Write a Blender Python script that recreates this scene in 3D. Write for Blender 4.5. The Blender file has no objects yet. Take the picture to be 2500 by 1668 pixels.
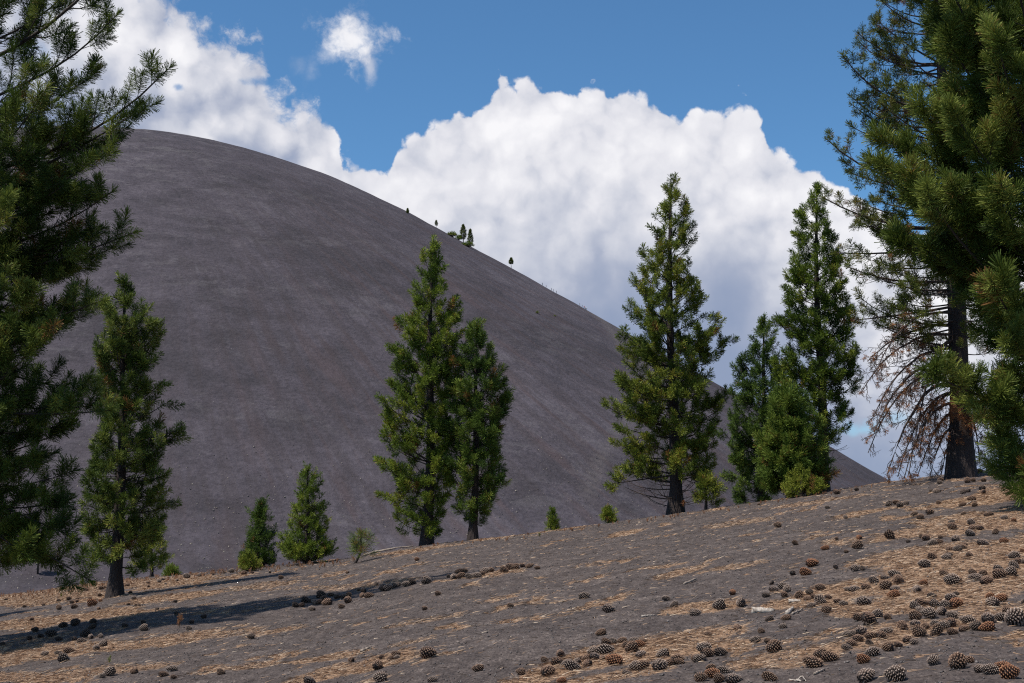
import bpy, math, random
import numpy as np
from mathutils import Vector, Matrix

rng = np.random.default_rng(7)
random.seed(7)
S = bpy.context.scene
COL = S.collection
rad = math.radians

# ------------------------------------------------------------------ camera
FPX = 2500 * 50.0 / 36.0
PITCH = math.atan((1280 - 834) / FPX)
CAMZ = 1.8
cam_d = bpy.data.cameras.new('camera')
cam_d.lens = 50; cam_d.sensor_width = 36
cam_d.clip_start = 0.1; cam_d.clip_end = 30000
cam = bpy.data.objects.new('camera', cam_d); COL.objects.link(cam)
cam.location = (0, 0, CAMZ)
cam.rotation_euler = (math.pi / 2 + PITCH, 0, 0)
S.camera = cam
S.render.resolution_x = 1024; S.render.resolution_y = 683
S.view_settings.view_transform = 'Standard'
S.view_settings.look = 'None'
S.view_settings.exposure = 0.0
S.view_settings.gamma = 1.0
S.view_settings.use_curve_mapping = False
S.cycles.max_bounces = 5
S.cycles.diffuse_bounces = 2
S.cycles.transparent_max_bounces = 4
S.cycles.use_denoising = False
S.cycles.filter_width = 1.15

# sun
SUN_EL = rad(60); SUN_AZ = math.atan2(-0.90, -0.40)
sun_dir = Vector((math.sin(SUN_AZ) * math.cos(SUN_EL), math.cos(SUN_AZ) * math.cos(SUN_EL), math.sin(SUN_EL)))
sd = bpy.data.lights.new('sun', 'SUN'); sd.energy = 5.0; sd.angle = rad(0.53); sd.color = (1.0, 0.945, 0.86)
so = bpy.data.objects.new('sun', sd); COL.objects.link(so)
so.rotation_euler = sun_dir.to_track_quat('Z', 'Y').to_euler()


def pdir(u, v):
    """direction through photograph pixel (2500 wide)"""
    dx = (u - 1250) / FPX; dv = (834 - v) / FPX
    c, s = math.cos(PITCH), math.sin(PITCH)
    return dx, c - dv * s, s + dv * c


DS = 2500 / 2350.0


def azel(X, Y):
    d = Vector(pdir(X * DS, Y * DS)).normalized()
    return math.atan2(d.x, d.y), math.asin(d.z)


# ------------------------------------------------------------------ world: sky with cumulus
W = bpy.data.worlds.new('World'); S.world = W; W.use_nodes = True
nt = W.node_tree; nt.nodes.clear()


class NB:
    """small node helper"""
    def __init__(s, nt): s.nt = nt
    def n(s, t, **k):
        x = s.nt.nodes.new(t)
        for a, b in k.items(): setattr(x, a, b)
        return x
    def inp(s, sock, v):
        if v is None: return
        if hasattr(v, 'is_linked') or isinstance(v, bpy.types.NodeSocket): s.nt.links.new(v, sock)
        else: sock.default_value = v
    def m(s, op, a, b=None, c=None, clamp=False):
        x = s.n('ShaderNodeMath', operation=op); x.use_clamp = clamp
        s.inp(x.inputs[0], a); s.inp(x.inputs[1], b); s.inp(x.inputs[2], c)
        return x.outputs[0]
    def vm(s, op, a, b=None, sc=None):
        x = s.n('ShaderNodeVectorMath', operation=op)
        s.inp(x.inputs[0], a); s.inp(x.inputs[1], b)
        if sc is not None: s.inp(x.inputs[3], sc)
        return x.outputs[0]
    def ss(s, v, lo, hi, a=0.0, b=1.0):
        x = s.n('ShaderNodeMapRange', interpolation_type='SMOOTHSTEP')
        s.inp(x.inputs[0], v); s.inp(x.inputs[1], lo); s.inp(x.inputs[2], hi); s.inp(x.inputs[3], a); s.inp(x.inputs[4], b)
        return x.outputs[0]
    def noise(s, v, scale, det=4, rough=.5, dist=0, lac=2.0):
        x = s.n('ShaderNodeTexNoise')
        s.inp(x.inputs['Vector'], v); x.inputs['Scale'].default_value = scale
        x.inputs['Detail'].default_value = det; x.inputs['Roughness'].default_value = rough
        x.inputs['Distortion'].default_value = dist; x.inputs['Lacunarity'].default_value = lac
        return x.outputs['Fac']
    def noisec(s, v, scale, det=4, rough=.5):
        x = s.n('ShaderNodeTexNoise')
        s.inp(x.inputs['Vector'], v); x.inputs['Scale'].default_value = scale
        x.inputs['Detail'].default_value = det; x.inputs['Roughness'].default_value = rough
        return x.outputs['Color']
    def voro(s, v, scale, det=0, rough=.5, feature='F1', rnd=1.0):
        x = s.n('ShaderNodeTexVoronoi', feature=feature)
        s.inp(x.inputs['Vector'], v); x.inputs['Scale'].default_value = scale
        if 'Detail' in x.inputs: x.inputs['Detail'].default_value = det
        if 'Roughness' in x.inputs: x.inputs['Roughness'].default_value = rough
        x.inputs['Randomness'].default_value = rnd
        return x.outputs['Distance']
    def mix(s, f, a, b, blend='MIX'):
        x = s.n('ShaderNodeMix', data_type='RGBA', blend_type=blend)
        s.inp(x.inputs[0], f)
        for sock, v in ((x.inputs[6], a), (x.inputs[7], b)):
            if isinstance(v, tuple): sock.default_value = v if len(v) == 4 else (*v, 1)
            else: s.inp(sock, v)
        return x.outputs[2]
    def ramp(s, f, stops, interp='LINEAR'):
        x = s.n('ShaderNodeValToRGB'); cr = x.color_ramp; cr.interpolation = interp
        while len(cr.elements) < len(stops): cr.elements.new(.5)
        for e, (p, c) in zip(cr.elements, stops): e.position = p; e.color = (*c, 1)
        s.inp(x.inputs[0], f)
        return x.outputs[0]


def build_sky():
    B = NB(nt)
    tc = B.n('ShaderNodeTexCoord').outputs['Generated']
    D = B.vm('NORMALIZE', tc)
    sep = B.n('ShaderNodeSeparateXYZ'); nt.links.new(D, sep.inputs[0])
    az = B.m('ARCTAN2', sep.outputs[0], sep.outputs[1]); el = B.m('ARCSINE', sep.outputs[2])
    sky = B.n('ShaderNodeTexSky', sky_type='NISHITA')
    sky.sun_disc = False; sky.sun_elevation = SUN_EL; sky.sun_rotation = SUN_AZ % (2 * math.pi)
    sky.altitude = 1900; sky.air_density = 1.0; sky.dust_density = 0.6; sky.ozone_density = 2.2
    blue = B.vm('SCALE', sky.outputs[0], None, 0.098)
    blue = B.vm('MULTIPLY', blue, (0.78, 1.18, 1.36))
    # domain warp
    w1 = B.vm('SUBTRACT', B.noisec(D, 9.0, 3, .5), (0.5, 0.5, 0.5))
    w2 = B.vm('SUBTRACT', B.noisec(D, 45.0, 4, .6), (0.5, 0.5, 0.5))
    P = B.vm('ADD', D, B.vm('ADD', B.vm('SCALE', w1, None, 0.020), B.vm('SCALE', w2, None, 0.012)))
    sunoff = B.vm('ADD', P, (-0.012, 0.0, 0.016))

    def billow(p):
        v1 = B.voro(p, 17.0, 0); v2 = B.voro(p, 41.0, 0); v3 = B.voro(p, 95.0, 0)
        nz = B.noise(p, 160.0, 4, .6)
        a = B.m('MULTIPLY', v1, 0.44)
        a = B.m('MULTIPLY_ADD', v2, 0.33, a)
        a = B.m('MULTIPLY_ADD', v3, 0.15, a)
        a = B.m('MULTIPLY_ADD', nz, 0.12, a)
        return B.m('SUBTRACT', 1.0, a)         # high = bulge
    b0 = billow(P)
    b1 = billow(sunoff)
    # outline of the cloud tops over azimuth
    LO, HI = -0.44, 0.44
    pts = [(-60, -260), (60, -200), (200, -150), (330, -90), (430, -20), (475, 40), (545, 45), (600, 70), (612, 160), (655, 195), (700, 210), (745, 235), (775, 270),
           (785, 335), (830, 345), (870, 378), (897, 385), (915, 335), (945, 292), (985, 268), (1035, 250), (1050, 222), (1120, 212), (1150, 172), (1180, 205),
           (1215, 168), (1260, 180), (1310, 200), (1390, 180), (1420, 203), (1450, 186), (1505, 212), (1555, 242), (1600, 232), (1700, 250),
           (1745, 290), (1775, 330), (1830, 365), (1890, 402), (1960, 440), (2060, 500), (2160, 520), (2260, 480), (2350, 500), (2480, 560)]
    fc = B.n('ShaderNodeFloatCurve'); cu = fc.mapping.curves[0]
    fc.mapping.use_clip = False
    ps = []
    for X, Y in pts:
        a, e = azel(X, Y); ps.append(((a - LO) / (HI - LO), e / 0.5))
    cu.points[0].location = (0.0, ps[0][1]); cu.points[1].location = (1.0, 0.30)
    for p in ps[1:]: cu.points.new(*p)
    for p in cu.points: p.handle_type = 'VECTOR'
    fc.mapping.update()
    waz = B.n('ShaderNodeSeparateXYZ'); nt.links.new(P, waz.inputs[0])
    azw = B.m('ARCTAN2', waz.outputs[0], waz.outputs[1])
    t = B.m('DIVIDE', B.m('SUBTRACT', azw, LO), HI - LO, clamp=True)
    nt.links.new(t, fc.inputs['Value'])
    top = B.m('MULTIPLY', fc.outputs[0], 0.5)
    depth = B.m('SUBTRACT', top, el)                             # >0 below the tops
    dist = B.m('SUBTRACT', b0, 0.47)
    dd = B.m('MULTIPLY_ADD', dist, 0.050, depth)
    # away from the view: broken cumulus field
    fld = B.m('SUBTRACT', B.noise(P, 3.2, 6, .55), 0.575)
    away = B.ss(B.m('ABSOLUTE', az), 0.45, 0.62)
    hi = B.ss(el, 0.42, 0.55)
    away = B.m('MAXIMUM', away, hi)
    fld = B.m('MULTIPLY', fld, 0.7)
    ddf = B.n('ShaderNodeMix', data_type='FLOAT')
    nt.links.new(away, ddf.inputs[0]); nt.links.new(dd, ddf.inputs[2]); nt.links.new(fld, ddf.inputs[3])
    dd = ddf.outputs[0]
    # edge softness: crisp on the big tower, frayed on the left mass
    frag = B.noise(P, 60.0, 6, .65)
    leftish = B.ss(az, -0.125, -0.16)
    wsoft = B.m('MULTIPLY_ADD', leftish, 0.020, 0.0045)
    ed = B.m('MULTIPLY_ADD', B.m('SUBTRACT', frag, .5), B.m('MULTIPLY_ADD', leftish, 0.07, 0.006), dd)
    dens = B.ss(ed, 0.0, wsoft)
    # small detached wisps
    def blob(X, Y, rx, ry, hard, amp):
        a0, e0 = azel(X, Y)
        ux = B.m('DIVIDE', B.m('SUBTRACT', az, a0), rx); uy = B.m('DIVIDE', B.m('SUBTRACT', el, e0), ry)
        r = B.m('SQRT', B.m('ADD', B.m('MULTIPLY', ux, ux), B.m('MULTIPLY', uy, uy)))
        v = B.m('SUBTRACT', 1.0, r)
        v = B.m('MULTIPLY_ADD', B.m('SUBTRACT', frag2, .5), 2.9, v)
        return B.m('MULTIPLY', B.ss(v, 0.05, hard), amp)
    frag2 = B.noise(P, 34.0, 7, .62)
    wisps = blob(800, 95, 0.037, 0.025, .9, .95)
    for a in ((760, 120, 0.018, 0.018, 1.2, .6), (850, 150, 0.008, 0.016, 1.2, .6), (715, 165, 0.010, 0.022, 1.5, .30), (690, 150, 0.012, .010, 1.5, .25)):
        wisps = B.m('MAXIMUM', wisps, blob(*a))
    # blue gaps in the left mass and low at the right
    def hole(X, Y, rx, ry, amp):
        return blob(X, Y, rx, ry, .9, amp)
    holes = hole(625, 190, 0.022, 0.005, .85)
    for a in ((410, 200, .006, .004, .7), (1985, 985, .018, .008, .55), (2060, 960, .02, .008, .35), (100, 120, .02, .012, .35)):
        holes = B.m('MAXIMUM', holes, hole(*a))
    dens = B.m('MULTIPLY', dens, B.m('SUBTRACT', 1.0, holes))
    dens = B.m('MAXIMUM', dens, wisps)
    # cloud brightness: lit tops and bulges, shaded bases
    relief = B.m('SUBTRACT', b0, b1)
    big = B.noise(B.vm('MULTIPLY', P, (1.0, 1.0, 0.8)), 11.0, 4, .55)
    dep2 = B.m('MULTIPLY_ADD', B.m('SUBTRACT', big, .5), 0.15, depth)
    lit = B.ss(dep2, 0.180, 0.040)
    lit = B.m('MULTIPLY_ADD', relief, B.m('MULTIPLY_ADD', lit, 1.25, .04), lit)
    lit = B.m('MULTIPLY_ADD', B.m('SUBTRACT', b0, .52), B.m('MULTIPLY', lit, 0.50), lit)
    lit = B.m('MULTIPLY_ADD', leftish, -0.30, lit)
    lit = B.m('MULTIPLY_ADD', wisps, 0.1, lit)
    lit = B.m('MULTIPLY', lit, .70)
    col = B.ramp(lit, [(0.0, (0.28, 0.34, 0.49)), (0.21, (0.42, 0.46, 0.58)), (0.42, (0.62, 0.64, 0.72)), (0.62, (0.79, 0.79, 0.84)), (0.95, (0.97, 0.96, 0.98))])
    out = B.mix(B.m('MULTIPLY', dens, 0.975), blue, col)
    bg = B.n('ShaderNodeBackground'); nt.links.new(out, bg.inputs[0]); bg.inputs[1].default_value = 1.0
    ow = B.n('ShaderNodeOutputWorld'); nt.links.new(bg.outputs[0], ow.inputs[0])


build_sky()
W.cycles.sampling_method = 'MANUAL'; W.cycles.sample_map_resolution = 512

# ------------------------------------------------------------------ numpy noise and mesh helpers


def vnoise(x, y, seed=0):
    xi = np.floor(x).astype(np.int64); yi = np.floor(y).astype(np.int64)
    fx = x - xi; fy = y - yi
    fx = fx * fx * (3 - 2 * fx); fy = fy * fy * (3 - 2 * fy)

    def h(a, b):
        n = (a * 374761393 + b * 668265263 + seed * 974634777) & 0xffffffff
        n = ((n ^ (n >> 13)) * 1274126177) & 0xffffffff
        return ((n ^ (n >> 16)) & 0xffff) / 65535.0
    return (h(xi, yi) * (1 - fx) + h(xi + 1, yi) * fx) * (1 - fy) + (h(xi, yi + 1) * (1 - fx) + h(xi + 1, yi + 1) * fx) * fy


def fbm(x, y, oct=4, seed=0, r=.5):
    a = 1.0; s = 0; t = 0
    for i in range(oct):
        s = s + a * vnoise(x * 2 ** i + 13.7 * i, y * 2 ** i - 7.3 * i, seed + i); t += a; a *= r
    return s / t


def sstep(a, b, v):
    t = np.clip((v - a) / (b - a), 0, 1)
    return t * t * (3 - 2 * t)


def mesh_from(name, V, F, mats=(), attrs=None, smooth=False, matidx=None):
    """V (n,3); F (m,k) index array or list of index arrays of 3/4 corners"""
    me = bpy.data.meshes.new(name)
    Fs = F if isinstance(F, list) else [F]
    Fs = [np.asarray(f) for f in Fs if len(f)]
    V = np.asarray(V, dtype=np.float32)
    me.vertices.add(len(V)); me.vertices.foreach_set('co', V.ravel())
    tot = np.concatenate([np.full(len(f), f.shape[1]) for f in Fs])
    idx = np.concatenate([f.ravel() for f in Fs]).astype(np.int32)
    me.loops.add(len(idx)); me.loops.foreach_set('vertex_index', idx)
    me.polygons.add(len(tot))
    st = np.concatenate([[0], np.cumsum(tot)[:-1]]).astype(np.int32)
    me.polygons.foreach_set('loop_start', st)
    if smooth: me.polygons.foreach_set('use_smooth', np.ones(len(tot), dtype=bool))
    for m in mats: me.materials.append(m)
    if matidx is not None: me.polygons.foreach_set('material_index', np.asarray(matidx, dtype=np.int32))
    if attrs:
        for k, a in attrs.items():
            at = me.attributes.new(k, 'FLOAT', 'POINT'); at.data.foreach_set('value', np.asarray(a, dtype=np.float32))
    me.update(calc_edges=True)
    return me


def obj(name, me, parent=None, loc=None):
    o = bpy.data.objects.new(name, me); COL.objects.link(o)
    if parent is not None: o.parent = parent
    if loc is not None: o.location = loc
    return o


def tag(o, label=None, cat=None, group=None, kind=None):
    if label: o['label'] = label
    if cat: o['category'] = cat
    if group: o['group'] = group
    if kind: o['kind'] = kind
    return o


def thing(name, label, cat, loc=(0, 0, 0), group=None):
    o = bpy.data.objects.new(name, None); COL.objects.link(o); o.location = loc
    o.empty_display_size = .3
    return tag(o, label, cat, group)


def nrm(a):
    return a / (np.linalg.norm(a, axis=-1, keepdims=True) + 1e-9)


class Geo:
    """collects tubes / prisms as vertex and face arrays"""
    def __init__(s): s.V = []; s.F = []; s.n = 0; s.A = []

    def add(s, V, F, a=None):
        s.V.append(np.asarray(V, float)); s.F.append(np.asarray(F) + s.n); s.n += len(V)
        s.A.append(np.zeros(len(V)) if a is None else np.asarray(a))

    def tube(s, P, R, k=6, jitter=0, cap=True):
        P = np.asarray(P, float); R = np.asarray(R, float); n = len(P)
        T = np.gradient(P, axis=0); T = nrm(T)
        ref = np.array([1., 0, 0]) if abs(T[0][0]) < .8 else np.array([0, 1., 0])
        A = nrm(np.cross(T, ref)); Bv = np.cross(T, A)
        th = np.arange(k) / k * 2 * math.pi
        rr = R[:, None] * (1 + (jitter * (rng.random((n, k)) - .5) if jitter else 0))
        V = P[:, None, :] + (A[:, None, :] * np.cos(th)[None, :, None] + Bv[:, None, :] * np.sin(th)[None, :, None]) * rr[..., None] if jitter else \
            P[:, None, :] + (A[:, None, :] * np.cos(th)[None, :, None] + Bv[:, None, :] * np.sin(th)[None, :, None]) * R[:, None, None]
        V = V.reshape(-1, 3)
        i = np.arange(n - 1)[:, None] * k; j = np.arange(k)[None, :]; j2 = (j + 1) % k
        F = np.stack([i + j, i + j2, i + k + j2, i + k + j], -1).reshape(-1, 4)
        if cap:
            V = np.vstack([V, P[0], P[-1]]); c0 = n * k; c1 = n * k + 1
            jj = np.arange(k); jn = (jj + 1) % k
            F = np.vstack([F, np.stack([np.full(k, c0), jn, jj, jj], -1), np.stack([np.full(k, c1), (n - 1) * k + jj, (n - 1) * k + jn, (n - 1) * k + jn], -1)])
        s.add(V, F)

    def polys(s, PL, r0, r1, k=3):
        """many polylines (m,K,3) as k sided tubes; r0,r1 (m,) radii"""
        m, K, _ = PL.shape
        T = nrm(np.gradient(PL, axis=1))
        ref = np.where(np.abs(T[..., 2:3]) < .9, np.array([0, 0, 1.]), np.array([1., 0, 0]))
        A = nrm(np.cross(T, ref)); Bv = np.cross(T, A)
        th = np.arange(k) / k * 2 * math.pi
        t = np.linspace(0, 1, K)[None, :]
        R = r0[:, None] * (1 - t) + r1[:, None] * t
        V = PL[:, :, None, :] + (A[:, :, None, :] * np.cos(th)[None, None, :, None] + Bv[:, :, None, :] * np.sin(th)[None, None, :, None]) * R[:, :, None, None]
        V = V.reshape(-1, 3)
        b = (np.arange(m) * K * k)[:, None, None]; i = (np.arange(K - 1) * k)[None, :, None]; j = np.arange(k)[None, None, :]; j2 = (j + 1) % k
        F = np.stack([b + i + j, b + i + j2, b + i + k + j2, b + i + k + j], -1).reshape(-1, 4)
        s.add(V, F)

    def mesh(s, name, mats, smooth=True, attr=None):
        V = np.vstack(s.V)
        F = np.vstack(s.F)
        tri = F[:, 2] == F[:, 3]
        fs = [F[~tri]] + ([F[tri][:, :3]] if tri.any() else [])
        return mesh_from(name, V, fs, mats, {attr: np.concatenate(s.A)} if attr else None, smooth)


# ------------------------------------------------------------------ materials


def new_mat(name):
    m = bpy.data.materials.new(name); m.use_nodes = True
    m.node_tree.nodes.clear()
    B = NB(m.node_tree)
    out = B.n('ShaderNodeOutputMaterial')
    bs = B.n('ShaderNodeBsdfPrincipled'); m.node_tree.links.new(bs.outputs[0], out.inputs[0])
    return m, B, bs, out


def set_bump(B, bs, h, strength, dist):
    b = B.n('ShaderNodeBump'); b.inputs['Strength'].default_value = strength; b.inputs['Distance'].default_value = dist
    B.inp(b.inputs['Height'], h); B.nt.links.new(b.outputs[0], bs.inputs['Normal'])


def needle_mat(name, dark, mid, light, brown=(0.20, 0.095, 0.035)):
    m, B, bs, out = new_mat(name)
    at = B.n('ShaderNodeAttribute', attribute_name='tint').outputs['Fac']
    c = B.ramp(at, [(0.0, dark), (0.45, mid), (0.80, light), (0.90, brown), (1.0, brown)])
    B.inp(bs.inputs['Base Color'], c); bs.inputs['Roughness'].default_value = .5
    bs.inputs['Specular IOR Level'].default_value = .12
    tr = B.n('ShaderNodeBsdfTranslucent'); B.inp(tr.inputs[0], c)
    mx = B.n('ShaderNodeMixShader'); mx.inputs[0].default_value = .20
    B.nt.links.new(bs.outputs[0], mx.inputs[1]); B.nt.links.new(tr.outputs[0], mx.inputs[2])
    B.nt.links.new(mx.outputs[0], out.inputs[0])
    return m


M_needle = needle_mat('pine_needles_green', (0.041, 0.072, 0.015), (0.111, 0.164, 0.022), (0.252, 0.295, 0.039))
M_needle_y = needle_mat('pine_needles_olive', (0.043, 0.069, 0.015), (0.118, 0.156, 0.023), (0.266, 0.287, 0.041))
M_needle_b = needle_mat('pine_needles_bluegreen', (0.040, 0.074, 0.018), (0.093, 0.146, 0.026), (0.185, 0.238, 0.039))
M_needle_s = needle_mat('pine_needles_sickly', (0.048, 0.070, 0.017), (0.111, 0.135, 0.026), (0.185, 0.172, 0.034), (0.207, 0.098, 0.043))
M_needle_n = needle_mat('pine_needles_near', (0.028, 0.051, 0.013), (0.092, 0.130, 0.022), (0.252, 0.287, 0.060))
M_dead = needle_mat('dead_needles', (0.20, 0.09, 0.04), (0.30, 0.13, 0.055), (0.38, 0.19, 0.08))


def bark_mat(name, c1, c2, scale=6):
    m, B, bs, out = new_mat(name)
    tc = B.n('ShaderNodeTexCoord').outputs['Object']
    st = B.vm('MULTIPLY', tc, (1.0, 1.0, 0.16))
    v = B.voro(st, scale * 2.2, 2, .6, 'F1'); nz = B.noise(tc, 14, 5, .6)
    f = B.m('MULTIPLY_ADD', nz, .6, B.m('MULTIPLY', v, .7))
    B.inp(bs.inputs['Base Color'], B.ramp(f, [(0.2, c1), (0.75, c2)]))
    bs.inputs['Roughness'].default_value = .9
    set_bump(B, bs, B.m('SUBTRACT', 1.0, v), .8, .05)
    return m


M_bark = bark_mat('dark_bark', (0.008, 0.006, 0.006), (0.034, 0.023, 0.020))
M_bark_w = bark_mat('brown_bark', (0.03, 0.018, 0.013), (0.11, 0.06, 0.04))
M_twig = bark_mat('twig_bark', (0.016, 0.012, 0.010), (0.05, 0.036, 0.029), 12)
M_deadtwig = bark_mat('dead_twig_bark', (0.028, 0.019, 0.017), (0.085, 0.058, 0.047), 12)
M_shoot = bark_mat('shoot_bark', (0.07, 0.045, 0.028), (0.16, 0.09, 0.05), 12)


def simple_mat(name, c1, c2, scale, rough=.85, bump=.3, bd=.01, det=5):
    m, B, bs, out = new_mat(name)
    tc = B.n('ShaderNodeTexCoord').outputs['Object']
    nz = B.noise(tc, scale, det, .6)
    B.inp(bs.inputs['Base Color'], B.ramp(nz, [(0.32, c1), (0.68, c2)])); bs.inputs['Roughness'].default_value = rough
    if bump: set_bump(B, bs, nz, bump, bd)
    return m


# ------------------------------------------------------------------ terrain
ridge_pts = [(-400, 1405), (0, 1366), (120, 1352), (250, 1334), (380, 1322), (480, 1313), (550, 1306), (700, 1292), (780, 1286), (860, 1270), (1000, 1248), (1100, 1240), (1250, 1221),
             (1400, 1201), (1550, 1181), (1650, 1168), (1800, 1143), (1900, 1127), (2030, 1108), (2100, 1100), (2200, 1086), (2280, 1080), (2350, 1078), (2750, 1050)]
_th = []; _m = []
for X, Y in ridge_pts:
    d = pdir(X * DS, Y * DS); _th.append(d[0] / d[1]); _m.append(d[2] / d[1])
_th = np.array(_th); _m = np.array(_m)
_g = np.linspace(_th[0], _th[-1], 300); _mg = np.interp(_g, _th, _m)
_ker = np.exp(-np.linspace(-2, 2, 15) ** 2); _ker /= _ker.sum()
_mg = np.convolve(np.pad(_mg, 7, 'edge'), _ker, 'valid')
KDROP = 0.010


def y0f(th): return 42 + 30 * np.clip(-th, 0, .6)


def ground_z(x, y, detail=True):
    x = np.asarray(x, float); y = np.asarray(y, float)
    yy = np.maximum(y, 8.0)
    th = x / yy
    thc = np.clip(th, _g[0], _g[-1])
    m = np.interp(thc, _g, _mg) + (th - thc) * 0.12
    y0 = y0f(thc)
    yr = np.sqrt(y0 ** 2 + CAMZ / KDROP)
    s = m + CAMZ / yr + KDROP * (yr - y0) ** 2 / yr
    z = s * yy + (y - yy) * 0.03
    t = np.maximum(0, y - y0)
    tl = 14.0
    z = z - np.where(t < tl, KDROP * t * t, KDROP * tl * tl + 2 * KDROP * tl * (t - tl))
    if detail:
        f = sstep(3, 9, y) * (1 - .6 * sstep(38, 46, y))
        z = z + f * (0.16 * (fbm(x * .33, y * .33, 3, 5) - .5) + 0.07 * (fbm(x * 1.1, y * 1.5, 3, 9) - .5) + 0.03 * (fbm(x * 3.5, y * 4.5, 2, 19) - .5))
    return np.maximum(z, -24.0)


def hit(u, v, ymax=70):
    """photograph pixel -> point on the slope"""
    dx, dy, dz = pdir(u, v)
    ys = np.linspace(6, ymax, 1600); k = ys / dy
    xs = dx * k; zs = CAMZ + dz * k
    g = ground_z(xs, ys); below = zs < g
    if not below.any():
        i = int(np.argmin(zs - g))
    else:
        i = int(np.argmax(below))
    return np.array([xs[i], ys[i], float(g[i])])


def at(u, v, y):
    dx, dy, dz = pdir(u, v); k = y / dy
    return np.array([dx * k, y, CAMZ + dz * k])


def to_px(x, y, z):
    """world -> photograph pixel (arrays)"""
    c, s = math.cos(PITCH), math.sin(PITCH)
    z = z - CAMZ
    f = y * c + z * s; up = -y * s + z * c
    return 1250 + FPX * x / f, 834 - FPX * up / f


# litter cover: patches seen on the slope, by where they lie
PATCH = [  # display X,Y, half width, half height, tilt (dy/dx), strength
    (60, 1375, 260, 16, -.08, 1.0), (330, 1340, 230, 13, -.07, .9), (120, 1425, 260, 14, -.12, .9), (400, 1372, 130, 9, -.10, .75), (620, 1345, 110, 8, -.1, .45),
    (90, 1500, 260, 24, -.10, .9), (330, 1478, 190, 16, -.15, .75), (520, 1455, 110, 9, -.1, .5), (250, 1540, 200, 12, -.1, .6), (60, 1556, 130, 16, 0, .7), (560, 1530, 140, 8, -.1, .55),
    (870, 1522, 150, 22, -.26, 1.0), (760, 1545, 110, 18, -.2, .95), (780, 1505, 90, 8, -.18, .8), (960, 1470, 90, 7, -.2, .4), (650, 1445, 90, 6, -.2, .5),
    (960, 1262, 120, 5, -.15, .8), (1200, 1226, 150, 4, -.13, .6), (820, 1345, 140, 7, -.1, .4), (1130, 1318, 110, 8, -.12, .7), (1430, 1226, 60, 6, -.2, .9), (1000, 1420, 120, 8, -.2, .35),
    (1330, 1520, 190, 32, -.22, 1.0), (1520, 1490, 200, 26, -.2, .95), (1680, 1480, 150, 20, -.15, .8), (1860, 1500, 200, 26, -.12, .6), (1420, 1550, 150, 14, -.15, .7), (1980, 1480, 180, 30, -.1, .55),
    (1640, 1392, 130, 14, -.12, .8), (1820, 1385, 150, 22, -.15, .9), (1980, 1350, 200, 20, -.15, .9), (2100, 1390, 200, 26, -.1, .75), (1560, 1315, 70, 9, -.25, .6), (1690, 1300, 90, 6, -.15, .45),
    (2230, 1290, 220, 60, -.12, .85), (2250, 1200, 200, 34, -.14, 1.0), (2280, 1140, 170, 22, -.15, 1.0), (2080, 1225, 160, 18, -.15, .7), (2050, 1280, 160, 18, -.15, .7), (1980, 1178, 110, 8, -.2, .6),
    (2230, 1360, 200, 30, -.1, .75), (2090, 1445, 200, 22, -.1, .65), (2300, 1400, 120, 22, -.1, .5), (1240, 1385, 80, 4, -.1, .3), (1860, 1155, 130, 5, -.14, .5), (1700, 1200, 120, 6, -.14, .4)]


def litter(x, y, z):
    u, v = to_px(x, y, z); X = u / DS; Y = v / DS
    d = np.zeros_like(x)
    wob = (fbm(x * 1.4, y * .6, 5, 31, .6) - .5)
    for (cx, cy, hw, hh, ti, st) in PATCH:
        dx = (X - cx) / hw; dyy = (Y - cy - ti * (X - cx)) / hh
        r = np.sqrt(dx * dx + dyy * dyy)
        d = np.maximum(d, st * sstep(1.15, .55, r + 1.7 * wob))
    # thin drifts everywhere
    st = fbm(x * 1.3 - .35 * y, y * 1.0, 5, 51, .6)
    left = sstep(1250, 150, X) * .022 + sstep(1700, 2300, X) * .03
    drift = sstep(.665, .735, st + left + .05 * (fbm(x * .25, y * .25, 2, 77) - .5) * 2)
    brk = .35 + .65 * sstep(.34, .60, fbm(x * 6.5, y * 2.0, 4, 91))
    return np.clip(np.maximum(d * (.62 + .38 * brk), drift * .8 * brk), 0, 1)


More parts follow.
